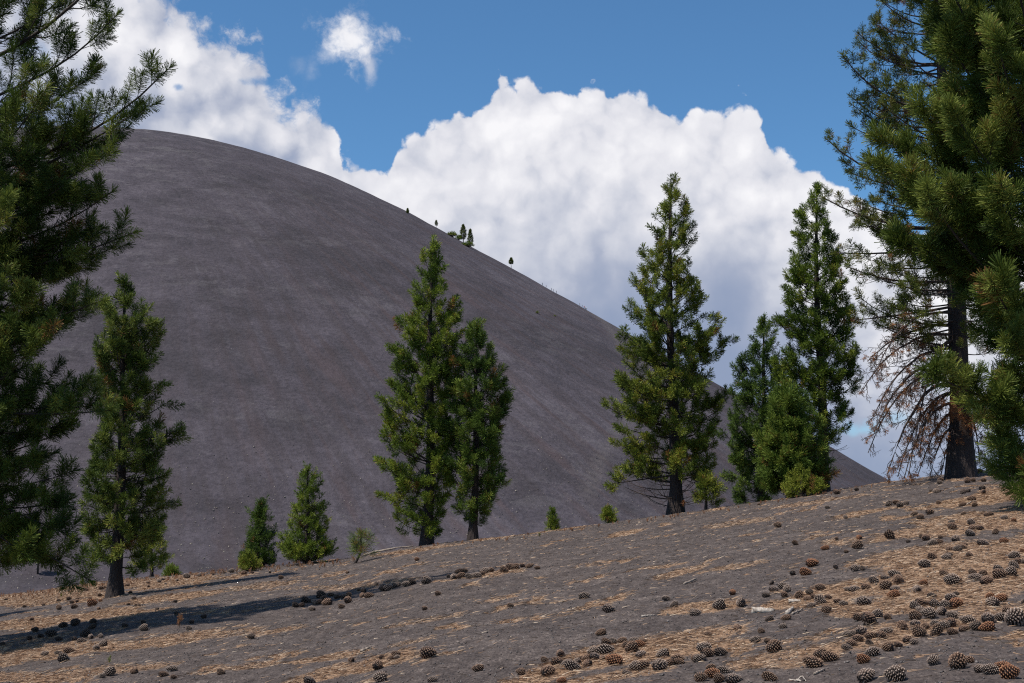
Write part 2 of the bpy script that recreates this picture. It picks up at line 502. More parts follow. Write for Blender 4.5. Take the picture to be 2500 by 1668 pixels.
def build_ground():
    a = np.concatenate([-np.geomspace(1.8, .42, 26), np.linspace(-.40, .40, 460), np.geomspace(.42, 1.8, 26)])
    ys = np.concatenate([np.linspace(-16, 8, 14)[:-1], 8 + (np.linspace(0, 1, 330) ** 1.25) * 50, np.linspace(58, 190, 46)[1:]])
    TH, Y = np.meshgrid(a, ys)
    X = TH * np.maximum(Y, 8)
    Z = ground_z(X, Y)
    Z = np.where(Y > 120, np.minimum(Z, -24.0 - (Y - 120) * .02), Z)
    V = np.stack([X, Y, Z], -1).reshape(-1, 3)
    ny, nx = X.shape
    i = np.arange(ny - 1)[:, None] * nx; j = np.arange(nx - 1)[None, :]
    F = np.stack([i + j, i + j + 1, i + nx + j + 1, i + nx + j], -1).reshape(-1, 4)
    L = litter(V[:, 0], np.maximum(V[:, 1], 5), V[:, 2])
    L = np.where(V[:, 1] < 8, 0.1, L)
    m, B, bs, out = new_mat('cinder_ground')
    tc = B.n('ShaderNodeTexCoord').outputs['Object']
    at_ = B.n('ShaderNodeAttribute', attribute_name='litter').outputs['Fac']
    n1 = B.noise(tc, 1.1, 5, .6); tq = B.vm('MULTIPLY', tc, (1.0, .5, 1.0)); n2 = B.noise(tq, 38, 4, .75); n3 = B.noise(tq, 7.5, 5, .65)
    g = B.m('ADD', B.m('MULTIPLY', n2, .55), B.m('ADD', B.m('MULTIPLY', n3, .35), B.m('MULTIPLY', n1, .2)))
    base = B.ramp(g, [(0.39, (0.018, 0.014, 0.013)), (0.50, (0.062, 0.048, 0.043)), (0.60, (0.105, 0.083, 0.074)), (0.70, (0.26, 0.21, 0.18))])
    fib = B.noise(B.vm('MULTIPLY', tc, (1.0, .4, 1.0)), 34, 5, .78)
    lc = B.ramp(fib, [(0.36, (0.10, 0.060, 0.037)), (0.50, (0.26, 0.155, 0.092)), (0.62, (0.40, 0.255, 0.155)), (0.75, (0.52, 0.37, 0.25))])
    lf = B.m('MULTIPLY_ADD', B.m('SUBTRACT', fib, .5), .9, at_)
    lf = B.m('MULTIPLY', B.ss(lf, .22, .66), .90)
    B.inp(bs.inputs['Base Color'], B.mix(lf, base, lc)); bs.inputs['Roughness'].default_value = .95
    bs.inputs['Specular IOR Level'].default_value = .2
    set_bump(B, bs, B.m('ADD', B.m('MULTIPLY', n2, .7), B.m('MULTIPLY', n3, 1.4)), .9, .03)
    me = mesh_from('ground', V, F, [m], {'litter': L}, True)
    tag(obj('ground', me), kind='structure')


build_ground()

# cinder cone
CD = 950.0
_a0 = math.atan2(*pdir(300.4, 317)[:2])
CX, CY = CD * math.sin(_a0), CD * math.cos(_a0)
CT = 0.600; CR = .1232 * CD; CHA = CAMZ + .3294 * CD
CH = CHA - CT * CR


def cone_z(x, y):
    r = np.hypot(x - CX, y - CY); th = np.arctan2(y - CY, x - CX)
    slope = CHA - CT * r
    h0 = CH + 3
    k = 24.0
    # smooth minimum of flank and summit shoulder, crater behind
    e = (slope - h0) / k
    top = h0 - k * np.log1p(np.exp(np.clip(-e, -40, 40)))
    top = np.where(-e > 38, slope, top)
    z = top - 30 * sstep(CR * .8, CR * .3, r)
    base = -22.0
    f = z - base
    foot = np.where(f < 30, base + 30 * np.exp((f - 30) / 30) - 0, z)
    foot = np.where(f < 30, foot - 30 + 30, foot)
    rill = (fbm(th * 26, r * .006, 3, 3) - .5)
    z = foot + rill * .5 * sstep(CR, CR + 60, r) * sstep(560, 300, r) + (fbm(x * .03, y * .03, 4, 8) - .5) * 2.2
    return z


def build_cone():
    na, nr = 620, 200
    r = np.concatenate([np.linspace(0, CR * .8, 16)[:-1], np.linspace(CR * .8, 640, nr), [700, 760]])
    th = np.linspace(0, 2 * math.pi, na, endpoint=False)
    # finer towards the viewer
    va = math.atan2(-CY, -CX)
    th = va + np.sign(np.linspace(-1, 1, na + 1)[:-1]) * (np.abs(np.linspace(-1, 1, na + 1)[:-1]) ** 1.35) * math.pi
    R, T = np.meshgrid(r, th, indexing='ij')
    X = CX + R * np.cos(T); Y = CY + R * np.sin(T); Z = cone_z(X, Y)
    Z = np.where(R > 650, np.minimum(Z, -26), Z)
    V = np.stack([X, Y, Z], -1).reshape(-1, 3); n0, n1 = X.shape
    i = np.arange(n0 - 1)[:, None] * n1; j = np.arange(n1)[None, :]; j2 = (j + 1) % n1
    F = np.stack([i + j, i + n1 + j, i + n1 + j2, i + j2], -1).reshape(-1, 4)
    m, B, bs, out = new_mat('cinder_hill')
    tc = B.n('ShaderNodeTexCoord').outputs['Object']
    q = B.vm('SUBTRACT', tc, (CX, CY, 0)); sp = B.n('ShaderNodeSeparateXYZ'); B.nt.links.new(q, sp.inputs[0])
    ang = B.m('ARCTAN2', sp.outputs[1], sp.outputs[0])
    rr = B.m('SQRT', B.m('ADD', B.m('MULTIPLY', sp.outputs[0], sp.outputs[0]), B.m('MULTIPLY', sp.outputs[1], sp.outputs[1])))
    pol = B.n('ShaderNodeCombineXYZ')
    B.inp(pol.inputs[0], B.m('MULTIPLY', ang, 95.0)); B.inp(pol.inputs[1], B.m('MULTIPLY', rr, 0.022)); pol.inputs[2].default_value = 0
    streak = B.noise(pol.outputs[0], 1.0, 5, .6, .4)
    big = B.noise(tc, .0085, 5, .55); fine = B.noise(tc, .55, 5, .7); mid = B.noise(tc, .07, 5, .62)
    base = B.ramp(B.m('ADD', B.m('MULTIPLY', big, .50), B.m('ADD', B.m('MULTIPLY', mid, .42), B.m('MULTIPLY', streak, .08))),
                  [(0.40, (0.050, 0.044, 0.050)), (0.50, (0.072, 0.062, 0.072)), (0.60, (0.098, 0.085, 0.097))])
    spk = B.ramp(fine, [(0.33, (0.74, 0.74, 0.74)), (0.5, (1, 1, 1)), (0.66, (1.2, 1.2, 1.2)), (0.74, (1.7, 1.65, 1.55))])
    base = B.mix(1.0, base, spk, 'MULTIPLY')
    # pale low vegetation flecks in loose bands
    band = B.noise(B.vm('MULTIPLY', tc, (1, 1, 2.6)), .012, 5, .62)
    fl = B.noise(B.vm('MULTIPLY', tc, (.55, .55, 1.5)), .15, 5, .70, .6)
    side = B.ss(sp.outputs[0], 120.0, -60.0)
    fleck = B.m('MULTIPLY', B.m('MULTIPLY', B.ss(band, .43, .56), B.ss(fl, .51, .60)), B.m('MULTIPLY_ADD', side, .68, .16))
    base = B.mix(fleck, base, (0.185, 0.170, 0.172))
    sp2 = B.m('MULTIPLY', B.ss(B.noise(tc, .9, 3, .8), .64, .70), B.ss(band, .40, .60, .15, 1.0))
    base = B.mix(B.m('MULTIPLY', sp2, .6), base, (0.27, 0.25, 0.23))
    # reddish / olive stains on the right flank
    st = B.m('MULTIPLY', B.m('MULTIPLY', B.ss(B.noise(pol.outputs[0], .6, 4, .6), .50, .64), B.ss(sp.outputs[0], 100.0, 220.0)), .45)
    base = B.mix(st, base, (0.078, 0.052, 0.050))
    rs = B.m('MULTIPLY', B.ss(sp.outputs[0], 40.0, 170.0), B.ss(streak, .42, .62))
    base = B.mix(B.m('MULTIPLY', rs, .42), base, (0.046, 0.037, 0.038))
    sl = B.noise(B.vm('MULTIPLY', pol.outputs[0], (.45, .5, 1)), 1.0, 5, .65, .8)
    base = B.mix(B.ss(sl, .56, .74, 0, .10), base, (0.125, 0.112, 0.118))
    # worn foot trail climbing the right flank
    tr = B.n('ShaderNodeAttribute', attribute_name='trail').outputs['Fac']
    base = B.mix(B.m('MULTIPLY', tr, .55), base, (0.135, 0.118, 0.112))
    B.inp(bs.inputs['Base Color'], base); bs.inputs['Roughness'].default_value = .95; bs.inputs['Specular IOR Level'].default_value = .15
    set_bump(B, bs, B.m('ADD', B.m('MULTIPLY', fine, 1.0), B.m('MULTIPLY', B.m('ADD', mid, B.m('MULTIPLY', streak, .25)), 1.2)), .55, 1.6)
    u, v = to_px(V[:, 0], V[:, 1], V[:, 2]); front = (V[:, 0] ** 2 + V[:, 1] ** 2) < CD ** 2
    tp = [(1330, 695), (1420, 742), (1480, 790), (1540, 880), (1560, 960), (1520, 1050), (1465, 1120), (1440, 1190), (1430, 1240)]
    px = np.array([p[1] for p in tp]); pu = np.array([p[0] for p in tp])
    du = u - np.interp(v, px, pu)
    tra = np.exp(-(du / np.interp(v, [700, 900, 1100, 1240], [8, 9, 12, 14])) ** 2) * sstep(700, 760, v) * sstep(1250, 1180, v) * front
    tra = np.maximum(tra, .6 * sstep(0, 20, du) * sstep(60, 20, du) * sstep(720, 780, v) * sstep(980, 900, v) * front)
    me = mesh_from('cinder_hill', V, F, [m], {'trail': tra}, True)
    tag(obj('cinder_hill', me), kind='structure')


build_cone()


def build_valley():
    r = 9000
    V = [(-r, -r, -24.5), (r, -r, -24.5), (r, r, -24.5), (-r, r, -24.5)]
    m = simple_mat('valley_cinders', (0.05, 0.045, 0.05), (0.085, 0.075, 0.08), .2, .95, .3, .3)
    tag(obj('valley_floor', mesh_from('valley_floor', V, np.array([[0, 1, 2, 3]]), [m])), kind='structure')


build_valley()


def cone_hit(u, v):
    dx, dy, dz = pdir(u, v)
    k = np.linspace(150, 1000, 8000) / dy
    x, y, z = dx * k, dy * k, CAMZ + dz * k
    b = z < cone_z(x, y)
    i = int(np.argmax(b)) if b.any() else int(np.argmin(z - cone_z(x, y)))
    return np.array([x[i], y[i], float(cone_z(x[i:i + 1], y[i:i + 1])[0])])


# ------------------------------------------------------------------ pines


def tuft_templates(n, nv, ls, ln, w, seed):
    """bottle-brush shoots: n needles, one thin triangle each; axis = +Z"""
    r = np.random.default_rng(seed); out = []
    for _ in range(nv):
        t = r.random(n) ** .75
        th = r.random(n) * 2 * math.pi
        a = np.radians(84 - 34 * t + r.normal(0, 9, n))
        a = np.where((t > .78) & (r.random(n) < .7), np.radians(5 + 42 * r.random(n)), a)
        d = np.stack([np.sin(a) * np.cos(th), np.sin(a) * np.sin(th), np.cos(a)], -1)
        p = np.zeros((n, 3)); p[:, 2] = (t - .85) * ls
        side = nrm(np.cross(d, r.normal(size=(n, 3))))
        L = ln * (.78 + .35 * r.random(n))[:, None]
        tip_ = p + d * L; inv = (r.random(n) < .6)[:, None]
        a_ = np.where(inv, tip_ + side * w * .5, p + side * w * .5); b_ = np.where(inv, tip_ - side * w * .5, p - side * w * .5)
        tri = np.stack([a_, b_, np.where(inv, p, tip_)], 1)
        out.append(tri)
    return np.stack(out)             # nv,n,3,3


def build_tufts(name, pos, dirs, scale, tint, tpl, mat, parent, kind=None):
    m = len(pos)
    if m == 0: return None
    nv, n = tpl.shape[:2]
    vi = rng.integers(0, nv, m)
    z = nrm(dirs); a = nrm(rng.normal(size=(m, 3))); x = nrm(np.cross(a, z)); y = np.cross(z, x)
    R = np.stack([x, y, z], -1)                            # m,3,3 columns
    T = tpl[vi] * scale[:, None, None, None]
    V = np.einsum('mij,mnkj->mnki', R, T) + pos[:, None, None, :]
    tt = np.clip(tint[:, None] + rng.normal(0, .07, (m, n)), 0, 1)
    tt = np.repeat(tt[:, :, None], 3, 2)
    V = V.reshape(-1, 3); F = np.arange(len(V)).reshape(-1, 3)
    me = mesh_from(name, V, F, [mat], {'tint': tt.ravel()})
    o = obj(name, me, parent)
    return o


def arc(p0, az, e0, e1, reach, K=8, wob=.05):
    """branch centre lines; arrays of n; reach = horizontal reach; elevation turns e0 -> e1"""
    n = len(az); t = np.linspace(0, 1, K)
    e = e0[:, None] + (e1 - e0)[:, None] * t[None, :] ** 1.3
    a = az[:, None] + np.cumsum(rng.normal(0, wob, (n, K)), 1)
    e = e + np.cumsum(rng.normal(0, wob * .8, (n, K)), 1)
    d = np.stack([np.cos(e) * np.cos(a), np.cos(e) * np.sin(a), np.sin(e)], -1)
    P = np.zeros((n, K, 3)); P[:, 1:] = np.cumsum((d[:, 1:] + d[:, :-1]) / 2, 1)
    h = np.hypot(P[:, -1, 0], P[:, -1, 1])
    path = K - 1
    sc = reach / np.maximum(h, .35 * path)
    return p0[:, None, :] + P * sc[:, None, None]


def sample(PL, idx, s):
    K = PL.shape[1]; f = np.clip(s, 0, .9999) * (K - 1); i = f.astype(int); w = (f - i)[:, None]
    A = PL[idx, i]; Bp = PL[idx, i + 1]
    return A * (1 - w) + Bp * w, nrm(Bp - A)


def spawn(PL, rr, per, s0, s1, ang, length, up, flat=.5, K=4):
    """side shoots: per[i] shoots on parent i"""
    idx = np.repeat(np.arange(len(PL)), per)
    if len(idx) == 0: return np.zeros((0, K, 3)), idx, np.zeros(0)
    o = np.concatenate([np.arange(k) for k in per])
    cnt = np.repeat(per, per)
    s = s0 + (s1 - s0) * (o + rng.random(len(o)) * .9) / np.maximum(cnt, 1)
    P, T = sample(PL, idx, s)
    U = np.array([0, 0, 1.]); Sd = np.cross(T, U); Sd = nrm(Sd + 1e-4); Up = np.cross(Sd, T)
    sg = np.where(o % 2 == 0, 1.0, -1.0)
    ro = rng.normal(0, flat, len(o))
    a = np.radians(ang) * (.75 + .5 * rng.random(len(o)))
    d = T * np.cos(a)[:, None] + (Sd * (sg * np.cos(ro))[:, None] + Up * np.sin(ro)[:, None]) * np.sin(a)[:, None]
    L = length(s, idx) * (.7 + .6 * rng.random(len(o)))
    t = np.linspace(0, 1, K)
    dd = nrm(d[:, None, :] + np.array([0, 0, 1.])[None, None, :] * (up * t)[None, :, None] + rng.normal(0, .07, (len(o), K, 3)))
    Q = np.zeros((len(o), K, 3)); Q[:, 1:] = np.cumsum((dd[:, 1:] + dd[:, :-1]) / 2, 1) / (K - 1)
    return P[:, None, :] + Q * L[:, None, None], idx, s


TPL = {}


def tpl(n, ls, ln, w):
    k = (n, ls, ln, w)
    if k not in TPL: TPL[k] = tuft_templates(n, 8, ls, ln, w, len(TPL) + 3)
    return TPL[k]


def pine(name, label, base, top, prof, nb, tmpl, mats, trunk_r, elev=(15, 50), tip=(25, 60), lean=None, dead_below=None, dead_n=0,
         lat=(.27, 9), tsc=1.0, tint=(.35, .16), extra=(), group='pine trees standing on the cinder slope', limbs=False, cat='pine tree',
         brown=0.02, density=1.0, sub=True, gap=.25, bark=None, rmul=1.0, yd=None, cone_px=None, inner=.25, tscale_jit=.25, thin_above=None):
    """prof: (Y, leftX, rightX) in picture units at the tree's distance; base world point; top (X,Y) picture"""
    yb = base[1]
    topw = at(top[0] * DS, top[1] * DS, yb)
    H = topw[2] - base[2]
    root = thing(name, label, cat, tuple(base), group)
    # trunk axis
    n = 14; t = np.linspace(0, 1, n)
    bend = np.sin(t * math.pi * 1.3 + random.random() * 3) * .012 * H
    axis = np.stack([(topw[0] - base[0]) * t ** 1.1 + bend * t * (1 - t) * 3, np.sin(t * 4 + base[0]) * .008 * H, H * t], -1)
    if lean is not None: axis[:, 0] += np.interp(t, lean[0], lean[1])
    def ax(z):
        tt = np.clip(z / H, 0, 1)
        return np.stack([np.interp(tt, t, axis[:, 0]), np.interp(tt, t, axis[:, 1]), tt * H], -1)
    rad_t = trunk_r * (1 - t) ** .85 + .012
    rad_t[0] *= 1.45
    g = Geo(); ax2 = axis.copy(); ax2 = np.vstack([axis[0] - [0, 0, .35], axis])
    g.tube(ax2, np.concatenate([[rad_t[0] * 1.25], rad_t]), 12, .12)
    obj('trunk', g.mesh('trunk', [mats[1]]), root)
    # profile in metres
    pz = []; pl = []; pr = []
    for (Y, lx, rx) in prof:
        c = at((top[0]) * DS, Y * DS, yb)[2] - base[2]
        xl = at(lx * DS, Y * DS, yb)[0] - base[0]; xr = at(rx * DS, Y * DS, yb)[0] - base[0]
        a = ax(np.array([max(c, 0)]))[0][0]
        pz.append(c); pl.append(max(a - xl, .05)); pr.append(max(xr - a, .05))
    o = np.argsort(pz); pz = np.array(pz)[o]; pl = np.array(pl)[o]; pr = np.array(pr)[o]
    zlo, zhi = pz[0], pz[-1]
    # tip heights, denser where wide
    zt = np.linspace(zlo, zhi, 200); wd = np.interp(zt, pz, pl) + np.interp(zt, pz, pr)
    wt = wd ** .75 + .15 * wd.max() ** .75
    if thin_above is not None: wt = wt * np.where(zt > at(top[0] * DS, thin_above * DS, yb)[2] - base[2], .45, 1.0)
    cdf = np.cumsum(wt); cdf /= cdf[-1]
    u = (np.arange(nb) + rng.random(nb)) / nb
    h = np.interp(u, cdf, zt)
    az = (np.arange(nb) * 2.39996 + rng.normal(0, .35, nb))
    c, s_ = np.cos(az), np.sin(az)
    rl = np.interp(h, pz, pl); rr_ = np.interp(h, pz, pr)
    dpt = (rl + rr_) / 2 * (yd or .85)
    rx = np.where(c < 0, rl, rr_)
    reach = 1 / np.sqrt((c / rx) ** 2 + (s_ / dpt) ** 2)
    hf = (h - zlo) / (zhi - zlo)
    reach = reach * (1 - gap * rng.random(nb) ** 1.5) * .97
    e0 = np.radians(elev[0] + (elev[1] - elev[0]) * hf ** 1.4 + rng.normal(0, 6, nb)); e1 = np.radians(tip[0] + (tip[1] - tip[0]) * hf + rng.normal(0, 8, nb))
    dead = np.zeros(nb, bool)
    if dead_below is not None:
        zd = at(top[0] * DS, dead_below * DS, yb)[2] - base[2]
        dead = (h < zd) & (rng.random(nb) < .97)
    # extras: explicit limbs (tipX, tipY, attachY, depth offset m, e0, e1)
    ex_az = []; ex_p = []; ex_r = []; ex_e0 = []; ex_e1 = []
    for (tx, ty, ay, dy, ee0, ee1) in extra:
        w = at(tx * DS, ty * DS, yb + dy) - base
        pa = ax(np.array([at(top[0] * DS, ay * DS, yb)[2] - base[2]]))[0]
        dvec = w - pa
        ex_az.append(math.atan2(dvec[1], dvec[0])); ex_p.append(pa); ex_r.append(math.hypot(dvec[0], dvec[1])); ex_e0.append(rad(ee0)); ex_e1.append(rad(ee1))
    rise_t = np.linspace(0, 1, 20)
    em = e0[:, None] + (e1 - e0)[:, None] * rise_t[None, :] ** 1.3
    rise = reach * np.mean(np.sin(em), 1) / np.maximum(np.mean(np.cos(em), 1), .3)
    ha = np.clip(h - rise, .03 * H, .985 * H)
    p0 = ax(ha)
    PL = arc(p0, az, e0, e1, reach)
    if ex_az:
        PL = np.concatenate([PL, arc(np.array(ex_p), np.array(ex_az), np.array(ex_e0), np.array(ex_e1), np.array(ex_r), wob=.02)])
        reach = np.concatenate([reach, ex_r]); dead = np.concatenate([dead, np.zeros(len(ex_r), bool)])
        hf = np.concatenate([hf, np.full(len(ex_r), .5)]); ha = np.concatenate([ha, np.array(ex_p)[:, 2]])
    L = np.linalg.norm(np.diff(PL, axis=1), axis=2).sum(1)
    br = np.clip(trunk_r * .17 * (L / L.max()) ** .8 * rmul, .006, .2)
    per = np.maximum(2, (L / lat[0] * density).astype(int)); per = np.minimum(per, lat[1] * 3)
    ln1 = lambda s, i: (.14 + .40 * np.sqrt(L[i]) * (1.06 - s) ** .7) * np.minimum(1, .4 + L[i])
    L1, i1, s1 = spawn(PL, br, per, inner, .97, 50, ln1, .95, 1.0, 4)
    l1 = np.linalg.norm(np.diff(L1, axis=1), axis=2).sum(1)
    r1 = br[i1] * (1 - s1) * .45 + .004
    if sub:
        per2 = np.floor(l1 / .36 + rng.random(len(l1)) * .8).astype(int); per2 = np.minimum(per2, 3)
        ln2 = lambda s, i: .16 + .35 * l1[i] * (1.1 - s)
        L2, i2, s2 = spawn(L1, r1, per2, .25, .85, 42, ln2, .9, 1.3, 3)
    else:
        L2 = np.zeros((0, 3, 3)); i2 = np.zeros(0, int)
    # leafy ends
    def ends(PLx): return PLx[:, -1], nrm(PLx[:, -1] - PLx[:, -2])
    pos, dr, own = [], [], []
    for PLx, ow in ((PL, np.arange(len(PL))), (L1, i1), (L2, i1[i2] if len(i2) else i2)):
        if len(PLx) == 0: continue
        e, d = ends(PLx); keep = ~dead[ow]
        pos.append(e[keep]); dr.append(d[keep]); own.append(ow[keep])
    # leader
    lead = np.array([[axis[-1][0], axis[-1][1], H * k] for k in (.94, .97, 1.0)]); lead[:, :2] = ax(lead[:, 2])[:, :2]
    pos = np.vstack(pos + [lead]); dr = np.vstack(dr + [np.tile([0, 0, 1.], (3, 1))]); own = np.concatenate(own + [np.zeros(3, int)])
    m = len(pos)
    tn = np.clip(rng.normal(tint[0], tint[1], m), 0, .78)
    clump = fbm(pos[:, 0] * 1.3 + pos[:, 1], pos[:, 2] * 1.3, 2, 5)
    tn = np.clip(tn + .05 + (clump - .5) * .55, 0, .78)
    tn = np.where(rng.random(m) < brown, .93, tn)
    sc = tsc * (1 + tscale_jit * (rng.random(m) - .5) * 2)
    # dead needles left on bare limbs
    wood_cols = mats[2]
    if limbs:
        for b in range(len(PL)):
            gg = Geo()
            gg.polys(PL[b:b + 1], br[b:b + 1], br[b:b + 1] * .25, 6)
            k = i1 == b
            if k.any(): gg.polys(L1[k], r1[k], r1[k] * .5, 4)
            if len(i2):
                k2 = i1[i2] == b
                if k2.any(): gg.polys(L2[k2], r1[i2][k2] * .5, r1[i2][k2] * .3, 3)
            bo = obj('branch', gg.mesh('branch', [mats[3] if dead[b] else wood_cols]), root)
            kk = own == b
            if b == 0: kk = kk.copy(); kk[-3:] = False
            if kk.any():
                build_tufts('foliage', pos[kk], dr[kk], sc[kk], tn[kk], tmpl, mats[0], bo)
        build_tufts('foliage', pos[-3:], dr[-3:], sc[-3:], tn[-3:], tmpl, mats[0], root)
    else:
        def wood(mask, nm, mt):
            if not mask.any(): return
            gg = Geo()
            gg.polys(PL[mask], br[mask], br[mask] * .3, 5)
            k = mask[i1]
            if k.any(): gg.polys(L1[k], r1[k], r1[k] * .5, 3)
            if len(i2):
                k2 = mask[i1[i2]]
                if k2.any(): gg.polys(L2[k2], r1[i2][k2] * .5, r1[i2][k2] * .3, 3)
            obj(nm, gg.mesh(nm, [mt]), root)
        wood(~dead, 'branches', wood_cols)
        wood(dead, 'dead_branches', mats[3])
        build_tufts('crown', pos, dr, sc, tn, tmpl, mats[0], root)
    if dead_n:
        e, d = ends(L1); k = dead[i1]
        if k.any():
            ee, d2 = e[k], d[k]; pick = rng.random(len(ee)) < dead_n
            if pick.any():
                build_tufts('dead_needles', ee[pick], d2[pick], np.full(pick.sum(), tsc * .6), rng.random(pick.sum()) * .8, tmpl, M_dead, root)
    print(name, 'tufts', m, 'tris', m * tmpl.shape[1])
    return root, ax


MID = tpl(92, .30, .140, .0180)
MIDL = tpl(100, .34, .165, .0175)
SMALL = tpl(50, .20, .105, .0160)
NEAR = tpl(200, .42, .160, .0115)
NEARR = tpl(240, .46, .225, .0130)
FARN = tpl(14, .5, .42, .09)
SICK = tpl(60, .20, .135, .0160)

trunkmats = lambda nm: (nm, M_bark, M_twig, M_deadtwig)


def base_at(X, Y): return hit(X * DS, Y * DS)


def behind(X, depth, dz=-.05):
    d = pdir(X * DS, 1280); x = d[0] / d[1] * depth
    return np.array([x, depth, float(ground_z(x, depth)) + dz])


def build_trees():
    # tall centre pine
    pine('pine_tree', 'tall bright green pine in the middle, left of the shorter pine whose crown touches it', behind(980, 45.5), (995, 548),
         [(548, 990, 1000), (600, 968, 1022), (650, 945, 1035), (700, 935, 1055), (750, 905, 1064), (800, 893, 1056), (850, 868, 1048), (900, 860, 1040), (950, 872, 1035), (1000, 848, 1030),
          (1050, 842, 1035), (1100, 868, 1040), (1150, 878, 1030), (1185, 890, 1020), (1225, 925, 1010)], 135, MID, trunkmats(M_needle), .17, elev=(-2, 52), tip=(40, 68), dead_n=.04,
         tint=(.45, .17), gap=.35)
    pine('pine_tree', 'mid-height pine with broad full crown, right of the tallest centre pine', behind(1085, 45.0), (1095, 740),
         [(740, 1086, 1104), (780, 1062, 1128), (820, 1040, 1142), (870, 1022, 1156), (900, 1012, 1165), (950, 1000, 1163), (1000, 1005, 1160), (1050, 1012, 1150), (1100, 1022, 1168), (1140, 1030, 1150),
          (1170, 1045, 1125), (1195, 1060, 1110)], 92, MIDL, trunkmats(M_needle_b), .13, elev=(0, 50), tip=(38, 65), tint=(.40, .17), gap=.3)
    # right-middle tall pine with dark lower limbs
    pine('pine_tree', 'tallest open-crowned olive pine against the white cloud, bare limbs near its base', behind(1550, 44.5), (1540, 408),
         [(408, 1532, 1548), (450, 1515, 1572), (500, 1485, 1594), (550, 1478, 1588), (600, 1455, 1610), (650, 1430, 1616), (700, 1425, 1620), (740, 1415, 1672), (790, 1425, 1658), (850, 1395, 1640),
          (900, 1388, 1676), (950, 1400, 1650), (1000, 1398, 1640), (1050, 1398, 1650), (1090, 1402, 1640), (1125, 1398, 1620), (1155, 1440, 1605)], 150, MID, trunkmats(M_needle_y), .20,
         elev=(-4, 48), tip=(28, 62), dead_below=1095, dead_n=.05, tint=(.42, .2), brown=.02, gap=.42, extra=[(1670, 738, 850, 0, 15, 45), (1388, 915, 980, -.5, 5, 30), (1395, 1115, 1090, -.5, -8, -10)])
    pine('pine_tree', 'slender dark pine directly left of the twin-topped tall pine group at right', behind(1745, 52), (1755, 727),
         [(727, 1748, 1762), (780, 1722, 1775), (830, 1692, 1790), (880, 1672, 1800), (930, 1657, 1805), (1000, 1652, 1805), (1060, 1655, 1800), (1120, 1668, 1790), (1150, 1690, 1770)], 110, MID,
         trunkmats(M_needle_b), .14, elev=(0, 52), tip=(45, 70), tint=(.28, .15), gap=.3)
    pine('pine_tree', 'tall dark pine rising behind the bushy young pine, left of the dying pine', behind(1890, 47), (1876, 425),
         [(425, 1866, 1886), (480, 1846, 1900), (520, 1828, 1922), (570, 1810, 1930), (620, 1797, 1940), (680, 1782, 1955), (740, 1776, 1965), (800, 1770, 1972), (860, 1768, 1965), (920, 1785, 1955),
          (980, 1815, 1962), (1020, 1840, 1950), (1050, 1850, 1930)], 140, MID, trunkmats(M_needle), .18, elev=(-2, 50), tip=(35, 65), tint=(.33, .16), gap=.32, dead_below=1015)
    pine('young_pine', 'bushy light green young pine with long needles, in front of the tall dark pine', behind(1815, 43.6), (1812, 885),
         [(885, 1800, 1826), (930, 1772, 1860), (980, 1748, 1884), (1040, 1740, 1902), (1090, 1750, 1905), (1130, 1765, 1900)], 88, MIDL, trunkmats(M_needle_b), .10, elev=(15, 60), tip=(45, 70),
         tint=(.50, .13), gap=.25, cat='young pine')
    pine('young_pine', 'small yellow-green pine bush at the foot of the bushy young pine', behind(1842, 42.4), (1838, 1074),
         [(1074, 1830, 1846), (1095, 1805, 1868), (1115, 1795, 1885), (1130, 1790, 1890)], 26, SMALL, trunkmats(M_needle_y), .04, elev=(15, 60), tip=(35, 60), tint=(.56, .12), cat='young pine', sub=False, lat=(.1, 9))
    pine('young_pine', 'small yellow-green pine bush close right of the tallest pine trunk', behind(1620, 43.4), (1622, 1084),
         [(1084, 1612, 1632), (1105, 1595, 1650), (1125, 1590, 1662), (1150, 1600, 1655)], 26, SMALL, trunkmats(M_needle_y), .04, elev=(15, 60), tip=(35, 60), tint=(.58, .12), cat='young pine', sub=False, lat=(.1, 9))
    # left pine with visible trunk foot
    pine('pine_tree', 'dark pine with thick bare trunk foot standing on the slope, left of picture', base_at(262, 1370), (290, 645),
         [(645, 283, 297), (680, 262, 325), (720, 240, 386), (760, 228, 385), (800, 222, 372), (850, 215, 368), (900, 225, 395), (950, 232, 424), (990, 220, 414), (1050, 205, 404), (1100, 200, 400),
          (1160, 195, 414), (1200, 190, 398), (1250, 195, 388), (1290, 225, 360)], 120, MIDL, (M_needle_n, M_bark, M_twig, M_deadtwig), .17, elev=(-12, 50), tip=(20, 65), tint=(.36, .2),
         gap=.35, dead_n=.04, tsc=.95)
    pine('young_pine', 'small green pine half hidden behind the left pine trunk', behind(352, 51), (345, 1195),
         [(1195, 338, 352), (1230, 320, 370), (1260, 308, 384), (1290, 300, 385), (1305, 310, 375)], 40, SMALL, trunkmats(M_needle_y), .06, elev=(10, 55), tip=(35, 60), tint=(.55, .12), cat='young pine')
    # two small conifers
    pine('young_pine', 'larger of the two small dark conical conifers left of centre', behind(705, 46.5), (707, 1072),
         [(1072, 702, 712), (1095, 694, 724), (1125, 684, 740), (1160, 676, 746), (1200, 660, 752), (1240, 645, 760), (1275, 638, 768), (1300, 640, 770)], 100, SMALL, trunkmats(M_needle), .09,
         elev=(15, 60), tip=(40, 70), tint=(.40, .14), gap=.18, cat='young pine', inner=.1)
    pine('young_pine', 'smaller of the two small dark conical conifers left of centre', behind(592, 48), (598, 1148),
         [(1148, 594, 602), (1180, 584, 614), (1220, 570, 628), (1260, 560, 634), (1305, 552, 640)], 70, SMALL, trunkmats(M_needle_b), .07, elev=(15, 60), tip=(40, 70), tint=(.25, .12), gap=.18,
         cat='young pine', inner=.1)
